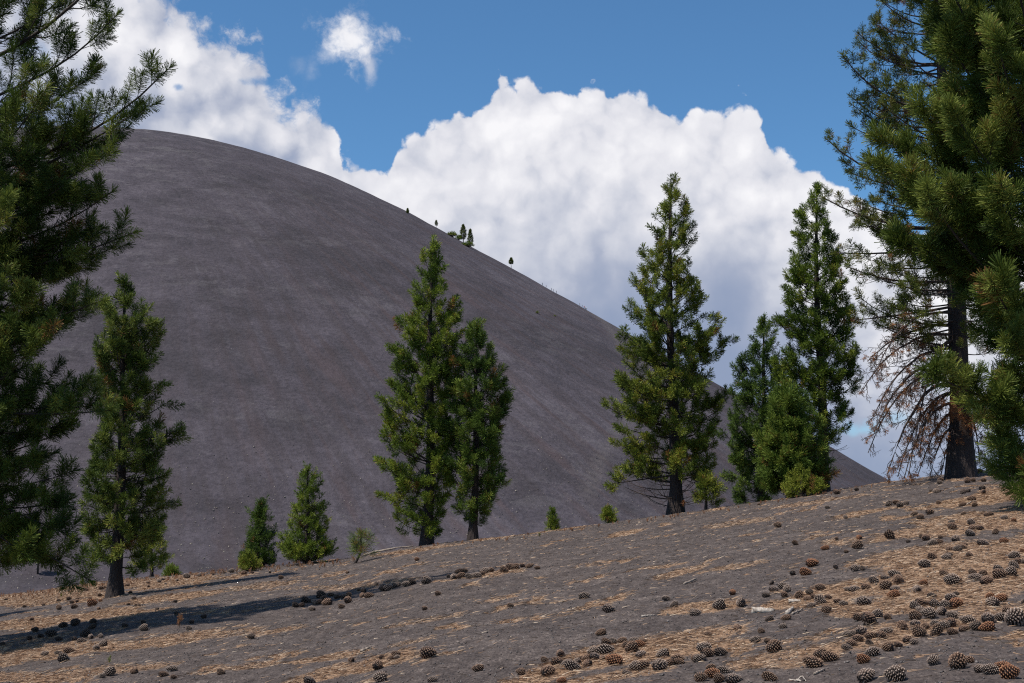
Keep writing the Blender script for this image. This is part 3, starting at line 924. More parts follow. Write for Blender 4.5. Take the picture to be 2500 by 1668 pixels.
    pine('young_pine', 'low yellow-green pine shrub at the left foot of the smaller conical conifer', behind(568, 45.8), (572, 1268),
         [(1268, 565, 580), (1285, 552, 600), (1305, 548, 612)], 16, SMALL, trunkmats(M_needle_y), .03, elev=(20, 60), tip=(35, 60), tint=(.5, .12), cat='young pine', sub=False, lat=(.1, 9))
    pine('young_pine', 'tiny dark conical pine alone on the ridge between centre and right pines', behind(1268, 43.8), (1268, 1168),
         [(1168, 1265, 1271), (1185, 1260, 1277), (1205, 1254, 1282), (1220, 1252, 1284)], 34, SMALL, trunkmats(M_needle), .03, elev=(20, 60), tip=(40, 70), tint=(.42, .12), cat='young pine', sub=False, lat=(.09, 9), tsc=.6)
    pine('young_pine', 'tiny bright green pine bush on the ridge left of the tallest pine', behind(1396, 43.2), (1395, 1165),
         [(1165, 1391, 1399), (1180, 1382, 1408), (1195, 1377, 1414)], 26, SMALL, trunkmats(M_needle), .03, elev=(20, 60), tip=(40, 70), tint=(.6, .1), cat='young pine', sub=False, lat=(.09, 9), tsc=.75)
    pine('young_pine', 'tiny bushy pine seedling on the ridge right of the left pine trunk', behind(394, 50.0), (394, 1300),
         [(1300, 388, 400), (1312, 380, 410), (1325, 378, 412)], 18, SMALL, trunkmats(M_needle_b), .03, elev=(20, 60), tip=(40, 70), tint=(.6, .1), cat='young pine', sub=False, lat=(.09, 9), tsc=.9)
    # spindly sapling
    pine('pine_sapling', 'spindly sapling with bent stem and sparse pale needles beside a fallen limb', base_at(815, 1293), (828, 1222),
         [(1222, 822, 834), (1235, 802, 846), (1255, 798, 852), (1270, 800, 860)], 11, tpl(52, .15, .17, .0085), trunkmats(M_needle_b), .028, elev=(10, 60), tip=(30, 70), tint=(.6, .12), cat='sapling', sub=False,
         lat=(.22, 5), brown=.12, lean=([0, .4, 1], [0, .12, 0]))
    # far lone pines whose crowns hide behind nearer ones
    # near left pine, trunk just outside the frame
    exL = [(318, 45, 190, -.6, 20, 62), (392, 232, 420, -.8, 6, 42), (300, 400, 470, -1.0, 10, 30), (300, 615, 640, -.6, 2, 22), (180, 50, 130, .4, 15, 60), (262, 150, 260, -.3, 10, 50),
           (240, 480, 520, -.9, 5, 40), (235, 740, 760, -1.0, 0, 20), (215, 1270, 1130, -1.0, -22, -28), (120, 1270, 1150, -.6, -24, -26), (170, 1210, 1100, -.9, -18, -22), (60, 1230, 1120, -1.3, -22, -28),
           (250, 900, 930, -1.2, -6, 8), (258, 560, 600, -.7, 5, 35), (225, 250, 330, .2, 12, 45), (150, 820, 850, -1.6, -2, 25), (90, 390, 440, -1.8, 10, 45), (60, 600, 640, -2.0, 5, 35)]
    pine('pine_tree', 'big near pine at the left edge, long upturned limbs crossing the cloud', np.array([-10.6, 26.0, float(ground_z(-10.6, 26.0)) - .05]), (-60, -560),
         [(-560, -80, -40), (-330, -200, 10), (-150, -180, 60), (0, -300, 120), (80, -340, 170), (200, -400, 215), (300, -430, 220), (400, -450, 245), (500, -450, 245), (620, -470, 235), (750, -480, 235), (850, -480, 245),
          (950, -470, 235), (1050, -470, 225), (1150, -450, 175), (1230, -400, 150), (1262, -350, 110)], 125, NEAR, (M_needle_n, M_bark, M_twig, M_deadtwig), .26, elev=(-16, 50), tip=(14, 62),
         tint=(.28, .22), gap=.22, thin_above=330, extra=exL, limbs=True, lat=(.32, 8), density=1, rmul=1.0, inner=.30, tsc=.95)
    pine('pine_tree', 'slender pine just left of the big near pine, at the very edge of the slope', np.array([-16.2, 36.0, float(ground_z(-16.2, 36.0)) - .05]), (-330, 640),
         [(640, -335, -325), (760, -370, -290), (900, -400, -260), (1100, -400, -260), (1250, -380, -280)], 60, MID, trunkmats(M_needle), .15, elev=(-5, 50), tip=(30, 65))
    # old dying pine on the ridge
    exQ = [(1905, 330, 430, -.5, 0, 40), (1932, 130, 260, -.5, 5, 55), (1955, 190, 320, .3, 5, 45), (1890, 440, 520, -.4, -4, 30), (1940, 585, 640, -.5, -8, 25), (1965, 30, 150, 0, 5, 45), (1910, 500, 560, .6, -8, 10),
           (1958, 720, 700, -.4, -12, -5)]
    rt, axq = pine('dying_pine', 'huge dying pine with charred trunk and brown-tinged sparse crown on the ridge', base_at(2206, 1096), (2150, -420),
         [(-420, 2140, 2160), (-200, 2050, 2260), (0, 1985, 2330), (60, 1975, 2360), (130, 1965, 2380), (250, 1950, 2400), (330, 1930, 2400), (440, 1915, 2400), (480, 1925, 2400), (560, 1950, 2390),
          (620, 1965, 2380), (680, 1965, 2380), (740, 1975, 2380), (800, 1985, 2350)], 175, SICK, (M_needle_s, M_bark, M_deadtwig, M_deadtwig), .31, elev=(-14, 30), tip=(22, 50), tint=(.38, .22),
         brown=.06, gap=.38, extra=exQ, inner=.35, dead_n=.0, density=1.0)
    dead_limbs(rt, axq)
    # near right pine, trunk just outside the frame
    exR = [(2075, 95, 230, -1.0, 25, 60), (2130, 360, 470, -1.2, 15, 50), (2015, 380, 480, 0, 10, 40), (2010, 440, 540, -.8, 5, 40), (2055, 600, 650, -.5, 0, 30), (2140, 625, 720, -2.0, 10, 50), (2145, 890, 930, -2.2, -2, 20),
           (2290, 1050, 1020, -1.6, -20, 0), (2190, 150, 300, -2.0, 20, 60), (2200, 400, 520, -2.2, 15, 50), (2245, 740, 800, -2.4, 0, 35), (2300, 330, 460, -2.6, 20, 55), (2300, 600, 700, -2.7, 10, 50),
           (2330, 120, 260, -2.6, 25, 60), (2260, 960, 950, -1.8, -10, 5), (2170, 240, 350, -1.4, 15, 50), (2080, 20, 150, .4, 20, 55), (2340, 1085, 1040, -2.0, -22, -10), (2100, 500, 600, -1.3, 5, 45),
           (2180, 560, 660, -1.8, 10, 50), (2330, 860, 900, -2.4, 0, 35)]
    pine('pine_tree', 'big near pine at the right edge with dense long-needled green boughs', np.array([10.3, 27.0, float(ground_z(10.3, 27.0)) - .05]), (2450, -420),
         [(-420, 2435, 2465), (-250, 2280, 2600), (0, 2120, 2780), (80, 2090, 2800), (200, 2085, 2820), (300, 2070, 2850), (400, 2045, 2850), (500, 2050, 2860), (600, 2085, 2860), (700, 2110, 2850),
          (760, 2240, 2850), (850, 2268, 2850), (930, 2262, 2840), (1000, 2265, 2800), (1080, 2280, 2760)], 96, NEARR, (M_needle_n, M_bark, M_twig, M_deadtwig), .28, elev=(-8, 52), tip=(28, 66),
         tint=(.42, .2), gap=.5, extra=exR, limbs=True, lat=(.34, 8), density=1, inner=.30, tsc=1.0, brown=.01)


def dead_limbs(root, axq):
    """bare drooping limbs on the left side of the dying pine"""
    base = np.array(root.location); yb = base[1]
    spec = [  # attachY, tipX, tipY, depth, thick
        (770, 1975, 905, -.6, .05), (800, 2000, 965, .3, .05), (840, 2010, 985, -1.0, .055), (855, 1992, 1040, 0, .05), (885, 2035, 1092, -.8, .06), (900, 2060, 1095, .6, .05), (930, 2075, 1098, -.9, .055),
        (950, 2105, 1095, .8, .05), (980, 2135, 1093, -.7, .045), (745, 1990, 830, .8, .045), (1000, 2160, 1092, .4, .04), (820, 2060, 950, -1.4, .045), (900, 2110, 1050, 1.4, .05), (720, 2010, 860, -1.4, .045),
        (780, 2085, 1090, -1.2, .05), (860, 2270, 1010, -.8, .05), (930, 2250, 1080, .4, .045)]
    for (ay, tx, ty, dy, th) in spec:
        pa = axq(np.array([at(2180 * DS, ay * DS, yb)[2] - base[2]]))[0]
        w = at(tx * DS, ty * DS, yb + dy) - base
        w[2] = max(w[2], float(ground_z(w[0] + base[0], w[1] + base[1])) - base[2] + .05)
        n = 12; t = np.linspace(0, 1, n)
        mid = np.array([w[0] * .62 + pa[0] * .38, (w[1] + pa[1]) / 2, max(pa[2], w[2]) + .10 * abs(w[0] - pa[0])])
        P = ((1 - t) ** 2)[:, None] * pa + (2 * t * (1 - t))[:, None] * mid + (t ** 2)[:, None] * w
        P[:, :] += np.cumsum(rng.normal(0, .018, (n, 3)), 0) * (t * (1 - t) * 4)[:, None]
        PL = P[None]
        g = Geo(); g.polys(PL, np.array([th]), np.array([th * .22]), 6)
        Ln = np.linalg.norm(np.diff(P, axis=0), axis=1).sum()
        L1, i1, s1 = spawn(PL, None, np.array([int(Ln / .16)]), .18, .98, 48, lambda s, i: .25 + .55 * (1.1 - s), -.55, 1.0, 6)
        L1[:, 1:] += np.cumsum(rng.normal(0, .022, L1[:, 1:].shape), 1)
        g.polys(L1, np.full(len(L1), .011), np.full(len(L1), .006), 4)
        l1 = np.linalg.norm(np.diff(L1, axis=1), axis=2).sum(1)
        L2, i2, s2 = spawn(L1, None, np.full(len(L1), 4), .2, .95, 48, lambda s, i: .12 + .28 * l1[i] * (1.1 - s), -.3, 1.4, 4)
        L2[:, 1:] += np.cumsum(rng.normal(0, .018, L2[:, 1:].shape), 1)
        g.polys(L2, np.full(len(L2), .007), np.full(len(L2), .004), 3)
        L3, i3, s3 = spawn(L2, None, np.full(len(L2), 2), .3, .95, 45, lambda s, i: .07 + .05 * (1 - s), .2, 1.4, 3)
        g.polys(L3, np.full(len(L3), .0055), np.full(len(L3), .0035), 3)
        bo = obj('bare_limb', g.mesh('bare_limb', [M_deadtwig]), root)
        e = L3[:, -1]; d = nrm(L3[:, -1] - L3[:, -2]); k = rng.random(len(e)) < .085
        build_tufts('dead_needles', e[k], d[k] - [0, 0, .5], np.full(k.sum(), .75), rng.random(k.sum()) * .8, SICK, M_dead, bo)
    # rusty hanging needles round the trunk
    for (X, Y, n) in ((2165, 950, 14), (2215, 955, 12), (2150, 985, 6), (2205, 905, 9), (2235, 965, 7)):
        c = at(X * DS, Y * DS, yb - .5) - base
        p = c + rng.normal(0, 1, (n, 3)) * [.16, .15, .28]
        build_tufts('dead_needles', p, np.tile([0, -.2, -1.], (n, 1)) + rng.normal(0, .3, (n, 3)), np.full(n, .95), rng.random(n) * .7, SICK, M_dead, root)


build_trees()


# far trees on the hill ------------------------------------------------
def far_tree(label, u, v, hpx, wpx, mat, name='hill_pine', cat='pine tree', trunk=.25, shape='cone', group='pines far off on the cinder hill', dens=1.0, p=None):
    b = cone_hit(u, v) if p is None else p
    dist = math.hypot(b[0], b[1]); H = hpx / FPX * dist; Wd = wpx / FPX * dist / 2
    root = thing(name, label, cat, tuple(b), group)
    g = Geo()
    g.tube([(0, 0, -1.0), (0, 0, H * .3), (0, 0, H * .98)], [.028 * H + .05, .02 * H, .03], 6)
    nb = int(46 * dens)
    hh = trunk * H + (H - trunk * H) * (np.arange(nb) / nb)
    fr = (hh / H - trunk) / (1 - trunk)
    prof = np.where(fr < .25, .7 + 1.2 * fr, 1.0 * (1 - (fr - .25) / .75) ** .8) if shape == 'cone' else np.sqrt(np.clip(1 - (fr - .35) ** 2 / .45, 0, 1))
    R = Wd * prof * (.65 + .45 * rng.random(nb)) + .05
    az = np.arange(nb) * 2.4 + rng.random(nb)
    PL = arc(np.stack([np.zeros(nb), np.zeros(nb), hh * .97], -1), az, np.full(nb, .1), np.full(nb, .5), R, 4)
    g.polys(PL, np.full(nb, .06), np.full(nb, .03), 3)
    obj('trunk', g.mesh('trunk', [M_bark]), root)
    L1, i1, s1 = spawn(PL, None, np.full(nb, 5), .3, 1, 50, lambda s, i: R[i] * .35 * (1.1 - s) + .15, .5, .8, 3)
    pos = np.vstack([PL[:, -1], L1[:, -1], [[0, 0, H * .97]]]); dr = np.vstack([PL[:, -1] - PL[:, -2], L1[:, -1] - L1[:, -2], [[0, 0, 1.]]])
    build_tufts('crown', pos, dr, np.full(len(pos), .50 * H ** .5), np.clip(rng.normal(.35, .15, len(pos)), 0, .8), FARN, mat, root)
    return root


far_tree('stubby lone green tree highest on the far hill skyline', 995, 522, 14, 7, M_needle_y, trunk=.1)
far_tree('thin sparse tree on the far skyline, left of the grove of two', 1065, 556, 19, 7, M_needle_s, trunk=.3, dens=.45)
far_tree('taller brownish tree of the skyline grove on the far hill', 1131, 590, 46, 20, M_needle_s, trunk=.2)
far_tree('shorter dark tree at the right of the skyline grove', 1148, 600, 44, 15, M_needle_s, trunk=.12)
far_tree('lone tree with bare lower trunk on the far skyline, right of the grove', 1248, 647, 26, 12, M_needle_s, trunk=.38)
p = cone_hit(92, 1402); far_tree('far small pine below the near left pine, its shadow on the hill foot', 92, 1402, 84, 40, M_needle, p=p, trunk=.3)
p = cone_hit(636, 1386 - 85); far_tree('far small pine mostly hidden behind the smaller conical conifer', 636, 1301, 62, 30, M_needle, p=p, trunk=.15)


def bush(label, u, v, wpx, hpx, mat, n=60, group='shrubs far off on the cinder hill', near=False, name='shrub'):
    b = hit(u, v) if near else cone_hit(u, v); dist = math.hypot(b[0], b[1]); Wd = wpx / FPX * dist / 2; H = hpx / FPX * dist
    root = thing(name, label, 'shrub', tuple(b), group)
    a = rng.random(n) * 6.28; r = np.sqrt(rng.random(n)); e = rng.random(n)
    pos = np.stack([r * Wd * np.cos(a), r * Wd * np.sin(a), H * (.15 + .8 * np.sqrt(np.clip(1 - r * r, 0, 1)) * (.4 + .6 * e))], -1)
    g = Geo(); PL = np.stack([np.zeros_like(pos), pos * [.6, .6, .4], pos], 1); g.polys(PL, np.full(n, .02 * H), np.full(n, .008 * H), 3)
    obj('stems', g.mesh('stems', [M_twig]), root)
    build_tufts('foliage', pos, pos + [0, 0, H * .5], np.full(n, (Wd + H) * .30), np.clip(rng.normal(.5, .15, n), 0, .8), FARN, mat, root)


bush('broad low green shrub on the skyline left of the grove', 1103, 578, 26, 13, M_needle_y, 110)
bush('small green shrub on the skyline between broad shrub and tall brownish tree', 1120, 586, 18, 13, M_needle, 80)
bush('dark low shrub under the two grove trees', 1142, 603, 30, 14, M_needle_b, 110)
bush('higher of the two small yellow-green shrubs on the right flank', 1312, 766, 9, 8, M_needle_y, 40)
bush('lower and smaller of the two yellow-green shrubs on the right flank', 1355, 773, 6, 5, M_needle_y, 30)


# ------------------------------------------------------------------ hikers
def person_mesh(cols, pose):
    j = {'pelvis': (0, 0, .95), 'chest': (.10, 0, 1.35), 'neck': (.13, 0, 1.50), 'head': (.16, 0, 1.66), 'crown': (.17, 0, 1.76),
         'shl': (.11, .19, 1.42), 'ell': (.18, .26, 1.15), 'hal': (.32, .22, 1.02), 'shr': (.11, -.19, 1.42), 'elr': (.02, -.26, 1.15), 'har': (.12, -.25, .92),
         'hipl': (0, .10, .90), 'knl': (.20, .11, .52), 'anl': (.14, .11, .08), 'tol': (.30, .12, .03), 'hipr': (0, -.10, .90), 'knr': (-.04, -.11, .48), 'anr': (-.22, -.11, .10), 'tor': (-.10, -.12, .03)}
    if pose: j.update({'knl': (.05, .11, .50), 'anl': (-.08, .11, .08), 'tol': (.08, .12, .03), 'knr': (.16, -.11, .50), 'anr': (.22, -.11, .08), 'tor': (.38, -.12, .03), 'hal': (.05, .30, .92), 'ell': (.05, .28, 1.15)})
    R = {'pelvis': .14, 'chest': .16, 'neck': .06, 'head': .105, 'crown': .08, 'shl': .075, 'ell': .05, 'hal': .04, 'shr': .075, 'elr': .05, 'har': .04, 'hipl': .10, 'knl': .07, 'anl': .05, 'tol': .04,
         'hipr': .10, 'knr': .07, 'anr': .05, 'tor': .04}
    E = [('pelvis', 'chest'), ('chest', 'neck'), ('neck', 'head'), ('head', 'crown'), ('chest', 'shl'), ('shl', 'ell'), ('ell', 'hal'), ('chest', 'shr'), ('shr', 'elr'), ('elr', 'har'), ('pelvis', 'hipl'),
         ('hipl', 'knl'), ('knl', 'anl'), ('anl', 'tol'), ('pelvis', 'hipr'), ('hipr', 'knr'), ('knr', 'anr'), ('anr', 'tor')]
    ks = list(j); me = bpy.data.meshes.new('person'); me.from_pydata([j[k] for k in ks], [(ks.index(a), ks.index(b)) for a, b in E], [])
    o = bpy.data.objects.new('tmp', me); COL.objects.link(o)
    md = o.modifiers.new('s', 'SKIN')
    for i, k in enumerate(ks): me.skin_vertices[0].data[i].radius = (R[k], R[k]); me.skin_vertices[0].data[i].use_root = (k == 'pelvis')
    o.modifiers.new('u', 'SUBSURF').levels = 1
    dg = bpy.context.evaluated_depsgraph_get(); ev = bpy.data.meshes.new_from_object(o.evaluated_get(dg))
    bpy.data.objects.remove(o)
    ev.name = 'person'
    ev.materials.clear()
    for c in cols: ev.materials.append(c)
    for pgn in ev.polygons:
        c = pgn.center; ext = abs(c.y) > .2 and c.z < 1.08
        pgn.material_index = 2 if c.z > 1.72 else (0 if (c.z > 1.52 or ext) else (1 if c.z > .98 else (3 if c.z > .12 else 4)))
        pgn.use_smooth = True
    return ev


def flat_mat(name, c, r=.8):
    return simple_mat(name, tuple(x * .8 for x in c), tuple(min(1, x * 1.15) for x in c), 9, r, 0)


def build_people():
    skin = flat_mat('skin', (.45, .26, .18)); boots = flat_mat('boots', (.03, .025, .02))
    cl = {'dark': flat_mat('dark_cloth', (.02, .022, .03)), 'navy': flat_mat('navy_cloth', (.025, .03, .07)), 'blue': flat_mat('blue_cloth', (.04, .12, .5)), 'white': flat_mat('white_cloth', (.7, .7, .72)),
          'red': flat_mat('red_cloth', (.45, .07, .05)), 'grey': flat_mat('grey_cloth', (.15, .15, .17)), 'tan': flat_mat('tan_cloth', (.3, .24, .17))}
    L = [  # crop px in the 9.4x close-up
        (512, 392, 'navy', 'dark', 'dark', 'topmost hiker in dark clothes on the hill skyline', 0), (598, 432, 'grey', 'dark', 'dark', 'hiker in grey top second from the top of the line', 1),
        (724, 500, 'navy', 'dark', 'dark', 'leftmost hiker of the skyline trio, dark clothes', 0), (770, 530, 'dark', 'navy', 'dark', 'middle hiker of the skyline trio, dark clothes', 1),
        (832, 525, 'navy', 'navy', 'dark', 'rightmost hiker of the skyline trio, leaning uphill', 0),
        (1370, 910, 'dark', 'grey', 'white', 'hiker in white hat at the left of the lower party', 0), (1425, 895, 'dark', 'dark', 'dark', 'hiker all in dark clothes beside the one in white hat', 1),
        (1480, 885, 'red', 'dark', 'blue', 'hiker in red top on the skyline above the lower party', 0), (1462, 990, 'blue', 'navy', 'dark', 'hiker in bright blue top in the lower party', 1),
        (1502, 1015, 'dark', 'dark', 'white', 'lowest hiker, dark clothes and pale hat', 0), (1528, 945, 'white', 'navy', 'red', 'hiker in white top and red hat at right of the lower party', 1)]
    for (x, y, top, leg, hat, lab, ps) in L:
        me = person_mesh([skin, cl[top], cl[hat], cl[leg], boots], ps)
        b = cone_hit(1270 + x / 9.4, 650 + y / 9.4)
        o = obj('person', me, None, tuple(b)); o.rotation_euler.z = math.pi + rng.normal(0, .3)
        tag(o, lab, 'person', 'hikers climbing the hill flank')


build_people()

# ------------------------------------------------------------------ pine cones


def cone_mesh(name, fat, openk, mats, seed):
    r = np.random.default_rng(seed)
    N = 104; i = np.arange(N); t = (i + .5) / N            # 0 stalk .. 1 tip
    L = 1.0; rad_ = fat * .5 * np.sin(np.clip(t * .86 + .14, 0, 1) * math.pi) ** .62
    rad_ = rad_ * (.9 + .1 * np.cos(t * 3)); core = rad_ * .58
    th = i * 2.39996 + r.normal(0, .05, N); x = (t - .5) * L
    V = []; F = []; A = []
    for k in range(N):
        rc = np.array([0, math.cos(th[k]), math.sin(th[k])]); tg = np.array([0, -math.sin(th[k]), math.cos(th[k])]); axv = np.array([1., 0, 0])
        w = .62 * math.sqrt(max(rad_[k], .05)) * .28
        lift = openk * (1 - .7 * t[k]) - .15 * t[k]
        c0 = axv * (x[k] - .05) + rc * core[k]
        tip = axv * (x[k] + .10 * (1 - openk)) + rc * rad_[k] * (1 + .05 * r.normal())
        b = len(V)
        V += [c0 - tg * w * .45, c0 + tg * w * .45, tip + tg * w * .62 - axv * .030, tip - tg * w * .62 - axv * .030, tip + axv * .028 + rc * .006, tip + rc * .030, c0 + axv * .05]
        A += [0, 0, .5, .5, .65, 1.0, 0]
        F += [(b, b + 1, b + 2, b + 3), (b + 3, b + 2, b + 5, b + 5), (b + 2, b + 4, b + 5, b + 5), (b + 4, b + 3, b + 5, b + 5), (b + 1, b + 6, b + 4, b + 2), (b + 6, b, b + 3, b + 4)]
    g = Geo(); g.add(np.array(V), np.array(F), np.array(A))
    tt = np.linspace(.03, .97, 8)
    g.tube(np.stack([(tt - .5), 0 * tt, 0 * tt], -1), np.interp(tt, t, core) * 1.05, 8)
    return g.mesh(name, mats, False, 'tipness')


def cone_mat(name, inner, mid, tip):
    m, B, bs, out = new_mat(name)
    a = B.n('ShaderNodeAttribute', attribute_name='tipness').outputs['Fac']
    tc = B.n('ShaderNodeTexCoord').outputs['Object']; nz = B.noise(tc, 9, 3, .6)
    f = B.m('MULTIPLY_ADD', B.m('SUBTRACT', nz, .5), .5, a)
    B.inp(bs.inputs['Base Color'], B.ramp(f, [(0.05, inner), (0.5, mid), (0.95, tip)])); bs.inputs['Roughness'].default_value = .75
    return m


CM = {'g': cone_mat('weathered_grey_cone', (.024, .015, .012), (.155, .103, .078), (.52, .42, .345)), 'b': cone_mat('brown_cone', (.024, .013, .009), (.135, .072, .044), (.42, .28, .19)),
      'r': cone_mat('rusty_cone', (.04, .015, .008), (.20, .08, .035), (.48, .24, .12)), 'd': cone_mat('dark_cone', (.016, .010, .008), (.075, .048, .036), (.24, .175, .135))}
CMESH = {}
for c in 'gbrd':
    CMESH[c] = [cone_mesh('pine_cone', f, o_, [CM[c]], 11 + k) for k, (f, o_) in enumerate(((.62, .35), (.80, .8), (.70, .6), (.92, .9)))]

CROPS = [
    (1650, 1400, 5.53, "270,540,130g 575,455,150g 870,425,120g 770,265,100r 1290,130,80d 1330,215,120g 1450,170,130g 1500,220,140g 1220,300,90d 1470,300,80b 1655,300,130b 1800,270,90d 1780,345,100b 1940,200,120b 1870,330,90b 1960,385,140g 2060,330,110b 1830,435,110g 2200,390,140b 2270,415,110g 2040,510,120b 2320,220,90g 1485,600,120b 1260,620,100d 830,735,130b 1160,785,90b 1440,720,100g 435,830,100b 1070,915,130g 1250,930,90b 1310,1030,180b 375,1040,170g 450,1090,150b 320,1160,150g 610,1075,150d 1840,1215,220b 2080,1140,200b 1940,1110,150b 470,1275,140b 490,1370,170r 650,1315,160g 345,1420,170b 590,1440,130b 780,1425,200g 1270,1410,190b 2310,835,110g 2310,1000,120g 40,1200,120b"),
    (2075, 1400, 5.53, "60,215,140g 225,195,110b 310,110,120g 480,60,110g 600,20,150g 650,100,180b 490,185,140b 610,210,120g 905,220,150g 985,140,100r 585,295,140r 1370,120,170g 1450,90,100b 1275,15,90b 1700,60,150g 1790,10,100b 1850,105,170b 2030,30,160b 2160,10,140g 200,395,160g 1110,310,110d 1430,285,100d 1360,360,160g 890,460,130g 960,420,120b 1070,415,80b 1160,430,130g 1300,450,130g 1450,430,150r 1230,530,130g 960,500,130g 1060,570,160g 890,595,140b 120,605,120b 270,640,190b 360,580,130g 500,600,90b 710,725,140b 890,695,130g 1025,735,110b 890,770,110g 950,815,160b 1150,690,110g 1260,730,130g 1370,690,130b 1160,795,160b 1390,800,120b 1370,595,130g 1590,640,170g 1550,750,130b 1690,740,140d 1850,735,170r 1880,640,170g 1890,320,140r 2030,340,150r 1920,410,160g 2140,520,130b 2040,600,150g 2210,640,240g 2340,390,80g 160,795,160g 30,830,100g 280,860,150b 490,790,150g 430,860,120b 120,900,130b 270,945,120d 30,965,120b 500,1020,140b 790,910,130b 870,930,110g 660,970,90b 300,1080,180g 190,1180,150r 1115,1205,160g 1440,1240,220b 1580,1180,160b 1760,1310,130g 1890,1310,190g 2080,1280,190r 2170,1380,210r 230,1390,230g 600,1400,230g"),
    (2075, 1150, 5.53, "85,255,60d 520,445,100g 620,430,90b 750,440,70g 680,470,90d 1095,275,50d 1170,275,90g 1220,130,70b 1215,160,60g 1525,285,90d 1585,265,80d 1580,140,80b 1660,130,60b 1800,130,70b 1610,35,80b 1670,60,80b 1690,25,60b 1760,10,70b 1795,240,80d 1800,290,80b 1350,30,90b 1440,35,70b 2080,100,80d 1970,90,60b 1640,385,100b 1520,455,85b 1680,460,95b 870,590,90b 1085,560,100b 945,635,90b 1530,585,60b 1840,605,70b 1905,590,70b 2080,640,80g 2210,675,60r 1370,700,75g 1375,765,105b 1630,705,110g 1670,780,110b 1760,770,110b 1630,845,115g 1960,830,90b 2085,955,100r 545,890,125b 120,905,80r 90,1020,125b 975,890,70b 1030,910,110b 1110,980,120g 1190,960,110b 1225,900,50b 790,960,40d 1430,915,115g 1800,975,140g 1350,1060,90b 1450,1065,100g 1520,1040,110b 1540,1000,80b 1330,1140,90d 1300,1180,110g 1625,1145,85b 1120,1175,115b 1000,1265,155g 1270,1400,90b 75,1325,100g 170,1320,80d 2210,1160,140g 2335,1090,60r 2280,1230,80b 2220,1285,120g 2340,1240,60d 1200,435,60b 2020,1340,130g 1660,1385,90b"),
    (1650, 1200, 5.53, "1370,465,90b 1615,705,85b 2015,765,100r 1845,970,150r 1755,1100,140r 1580,1110,85d 2050,220,60g 2295,355,60g 2180,15,80b 2305,820,50b 2160,1020,90g 2165,650,40b 1120,180,40b"),
    (1100, 1340, 3.917, "30,275,75g 100,260,90b 80,215,70b 140,215,50b 180,265,80g 250,255,80g 300,245,50b 330,215,90g 390,212,55b 515,210,75b 570,185,80b 615,185,70b 690,162,60b 755,165,70b 828,182,55b 575,550,55b 1280,455,95g 1520,580,115g 2055,480,80g 2135,540,70g 2325,610,60g 1435,810,90b 1490,905,80b 1560,890,80g 1640,890,80b 1750,890,80g 1840,885,70b 1805,925,100r 1670,935,70b 1725,965,110b 1820,1010,100g 1360,990,100g 1490,980,130g 1385,1035,110g 1450,1050,80b 1300,1050,80b 1240,1050,60b 1050,1005,110b 1025,1085,110b 900,1070,55b 1110,1095,90g 1170,1130,130g 1210,1085,70g 1305,1110,100b 940,1180,130b 665,1190,75b 260,1150,100b 1560,1080,140r 2025,1015,110g 2165,1075,110b 2080,1095,100b 2010,1135,130g 1840,1130,120b 1760,1150,110g 1690,1190,80g 1060,1270,80r 2330,1065,50b"),
    (500, 1340, 3.917, "2030,105,42r 1360,230,35b 730,278,45b 625,225,28d 380,235,45b 430,205,40g 458,232,25b 1640,338,50g 1700,385,75g 1755,380,80g 1810,350,80g 1850,345,50g 1920,343,75g 1985,325,65d 2125,315,85g 2335,270,40d 2232,432,52b 1470,400,40b 1512,408,50b 1505,450,65b 1570,445,80b 1330,455,60g 1380,445,55b 1268,465,55b 1372,495,85b 1310,560,55b 1210,440,60b 1115,450,80b 1135,480,60b 1165,515,90b 1092,520,55b 1050,512,65g 1010,505,40b 965,500,70d 1020,577,62g 870,545,60d 925,545,50b 437,845,62d 2105,575,50b 155,1185,68b 1395,1070,65b 1685,1050,40b 1770,1055,65b 1830,1010,75b 1655,1125,95b 1835,1050,50g 2145,1010,135b 1670,1245,115g 2180,1255,85g 1005,1265,100g"),
    (0, 1340, 3.917, "55,490,30b 235,555,30b 412,538,30b 302,680,48b 565,568,55b 712,558,55b 690,515,38b 735,505,38b 737,482,30b 885,528,85r 957,500,35r 900,495,30b 865,482,38b 660,480,40b 563,500,35b 955,445,35b 820,398,45b 970,380,40b 1005,372,30b 1215,352,40b 1418,362,30b 1245,425,35b 1278,475,40g 940,577,35b 1225,533,30b 1300,545,18b 1335,545,20b 1675,505,35d 1640,435,20b 1500,580,35d 1690,625,45d 1372,705,45d 1195,742,50d 1945,655,50d 1828,705,45d 1810,768,55g 1370,768,70g 725,710,80d 885,700,60d 600,740,70d 880,745,70d 330,780,60d 480,820,90d 390,840,50d 810,825,85d 865,850,55g 965,842,50g 715,870,50d 780,880,75g 275,860,50d 565,862,60d 20,915,40d 430,1012,65g 557,1000,60g 660,980,80b 980,918,70g 917,958,62g 610,1060,90g 1040,1190,100g 985,1222,50g 1275,1178,70b 1642,1150,88g 1563,1205,78b 1662,1235,50b 2115,1185,65b 1585,340,25g 1690,305,30g 1520,310,60g 1560,298,30g 1780,270,60g 1925,250,60g 2040,245,25b 2145,228,30b 2210,218,50g 2320,240,40b 1420,330,30b"),
]

